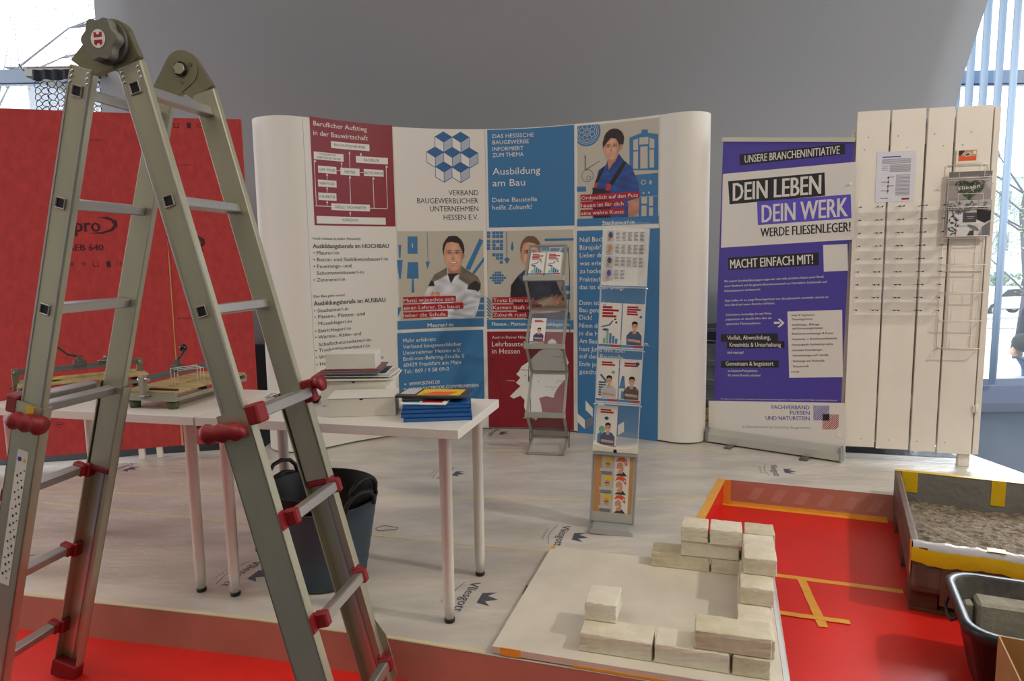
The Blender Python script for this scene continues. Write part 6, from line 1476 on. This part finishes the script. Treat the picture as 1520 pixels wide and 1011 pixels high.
def hedge(label, x, y, w, h, d):
    t = thing('hedge', label, 'hedge', (x, y, gz(y))); b = MB(); rd = random.Random(4)
    for k in range(900): c_ = Vector((rd.uniform(0, w), rd.uniform(0, d), h * rd.random() ** .7)); s = .16; u = Vector((rd.uniform(-1, 1), rd.uniform(-1, 1), rd.uniform(-1, 1))).normalized() * s; v = u.orthogonal().normalized() * s; b.add([c_ - u, c_ + v, c_ + u, c_ - v], [(0, 1, 2, 3)], mat('hedge_leaf', (110, 135, 110), .9))
    stuff(b.build('foliage', t))
hedge('clipped green hedge behind the parked cars', 24, 42, 16, 2.2, 1.2)
def house(label, x, y, w, d, h, roofh, wallc, roofc, nw, nf):
    t = thing('building', label, 'building', (x, y, gz(y))); wm = mat('house_' + label[:6].strip().replace(' ', '_'), wallc, .9)
    b = MB(); b.box(0, w, 0, d, 0, h, wm); b.build('wall', t)
    b = MB(); b.prism([(-.5, h), (d + .5, h), (d / 2, h + roofh)], -.5, w + .5, mat('roof_' + label[:6].strip().replace(' ', '_'), roofc, .9), frame((0, 0, 0), (0, 1, 0), (0, 0, 1), (1, 0, 0))); b.build('roof', t)
    for f in range(nf):
        for k in range(nw):
            x0 = w * (k + .3) / nw; z0 = 1 + f * 3
            b = MB(); b.box(x0, x0 + w * .4 / nw, -.08, .02, z0, z0 + 1.6, mat('house_frame', (226, 226, 226), .6)); wn = b.build('window', t); b = MB(); b.box(x0 + .1, x0 + w * .4 / nw - .1, -.1, -.07, z0 + .1, z0 + 1.5, mat('house_pane', (110, 122, 140), .2)); b.build('pane', wn)
house('pale house with a grey roof beyond the autumn trees', -17.6, 26, 14, 9, 9.9, 1.2, (150, 156, 166), (60, 64, 74), 4, 3)
house('white office building far across the street on the right', 24, 52, 26, 10, 9.5, .8, (214, 220, 226), (170, 176, 184), 9, 3)
# passer-by just outside the window
def person(label, x, y, z0, rz):
    t = thing('person', label, 'person', (x, y, z0), rz)
    JK = mat('dark_jacket', (52, 60, 80), .8); JN = mat('blue_jeans', (66, 88, 130), .8); SKN = mat('skin', (214, 166, 142), .6); HR = mat('hair_brown', (78, 60, 48), .8)
    def skin(name, V, E_, R_, m, par=t, lv=2):
        me = bpy.data.meshes.new(name); me.from_pydata(V, E_, []); me.materials.append(m); o = bpy.data.objects.new(name, me); C.objects.link(o); o.parent = par
        md = o.modifiers.new('skin', 'SKIN'); me.skin_vertices.new() if not me.skin_vertices else None
        sv = me.skin_vertices[0].data
        for i, r_ in enumerate(R_): sv[i].radius = r_ if isinstance(r_, tuple) else (r_, r_); sv[i].use_root = i == 0
        sb = o.modifiers.new('sub', 'SUBSURF'); sb.levels = sb.render_levels = lv; return o
    # whole body, facing -X
    V = [(0, 0, .92), (0, 0, 1.12), (0, 0, 1.36), (-.02, 0, 1.47), (-.03, 0, 1.54), (0, .19, 1.38), (.03, .25, 1.12), (-.14, .20, .98), (-.20, .12, .98), (0, -.19, 1.38), (.03, -.25, 1.12), (-.14, -.20, .98), (-.20, -.12, .98),
         (0, .09, .86), (-.02, .10, .48), (.03, .10, .09), (-.11, .11, .04), (0, -.09, .86), (-.06, -.10, .48), (0, -.10, .09), (-.14, -.11, .04)]
    E_ = [(0, 1), (1, 2), (2, 3), (3, 4), (2, 5), (5, 6), (6, 7), (7, 8), (2, 9), (9, 10), (10, 11), (11, 12), (0, 13), (13, 14), (14, 15), (15, 16), (0, 17), (17, 18), (18, 19), (19, 20)]
    R_ = [(.13, .10), (.135, .10), (.15, .11), .055, .05, .065, .05, .04, .03, .065, .05, .04, .03, .085, .06, .045, .035, .085, .06, .045, .035]
    skin('body', V, E_, R_, SKN)
    b = MB(); b.sphere((-.03, 0, 1.63), .105, SKN, n=20, k=14, sc=(1, .8, 1.2)); b.sphere((-.135, 0, 1.62), .018, SKN, sc=(1.2, .8, 1.5)); b.sphere((-.10, 0, 1.555), .03, SKN)
    for s in (-1, 1): b.sphere((-.01, s * .085, 1.62), .024, SKN, sc=(.8, .5, 1.3)); b.sphere((-.118, s * .032, 1.645), .011, BLACKP)
    b.sphere((-.125, 0, 1.582), .016, mat('lips', (170, 96, 90), .6), sc=(.5, 1.4, .4)); b.build('head', t)
    b = MB(); b.sphere((-.005, 0, 1.675), .115, HR, n=20, k=12, sc=(1, .86, .95)); b.sphere((.05, 0, 1.60), .08, HR); b.build('hair', t)
    Vj = [(0, 0, .90), (0, 0, 1.12), (0, 0, 1.36), (-.015, 0, 1.46), (0, .19, 1.39), (.03, .25, 1.12), (-.12, .21, .99), (0, -.19, 1.39), (.03, -.25, 1.12), (-.12, -.21, .99)]
    skin('jacket', Vj, [(0, 1), (1, 2), (2, 3), (2, 4), (4, 5), (5, 6), (2, 7), (7, 8), (8, 9)], [(.165, .125), (.165, .125), (.175, .13), .075, .085, .07, .055, .085, .07, .055], JK)
    Vt = [(0, 0, .93), (0, .09, .86), (-.02, .10, .48), (.03, .10, .12), (0, -.09, .86), (-.06, -.10, .48), (0, -.10, .12)]
    skin('jeans', Vt, [(0, 1), (1, 2), (2, 3), (0, 4), (4, 5), (5, 6)], [(.145, .11), .105, .078, .065, .105, .078, .065], JN)
    for y_ in (.105, -.105): b = MB(); b.box(-.20, .07, y_ - .045, y_ + .045, 0, .09, BLACKP, c=.02); b.build('shoe', t)
    b = MB(); b.sphere((-.17, .06, 1.10), .12, mat('bag_black', (36, 38, 46), .7), sc=(.6, 1.1, .8)); b.build('bag', t)
person('passer-by in dark jacket and blue jeans outside the right window', 5.30, 6.75, -.70, D(12))
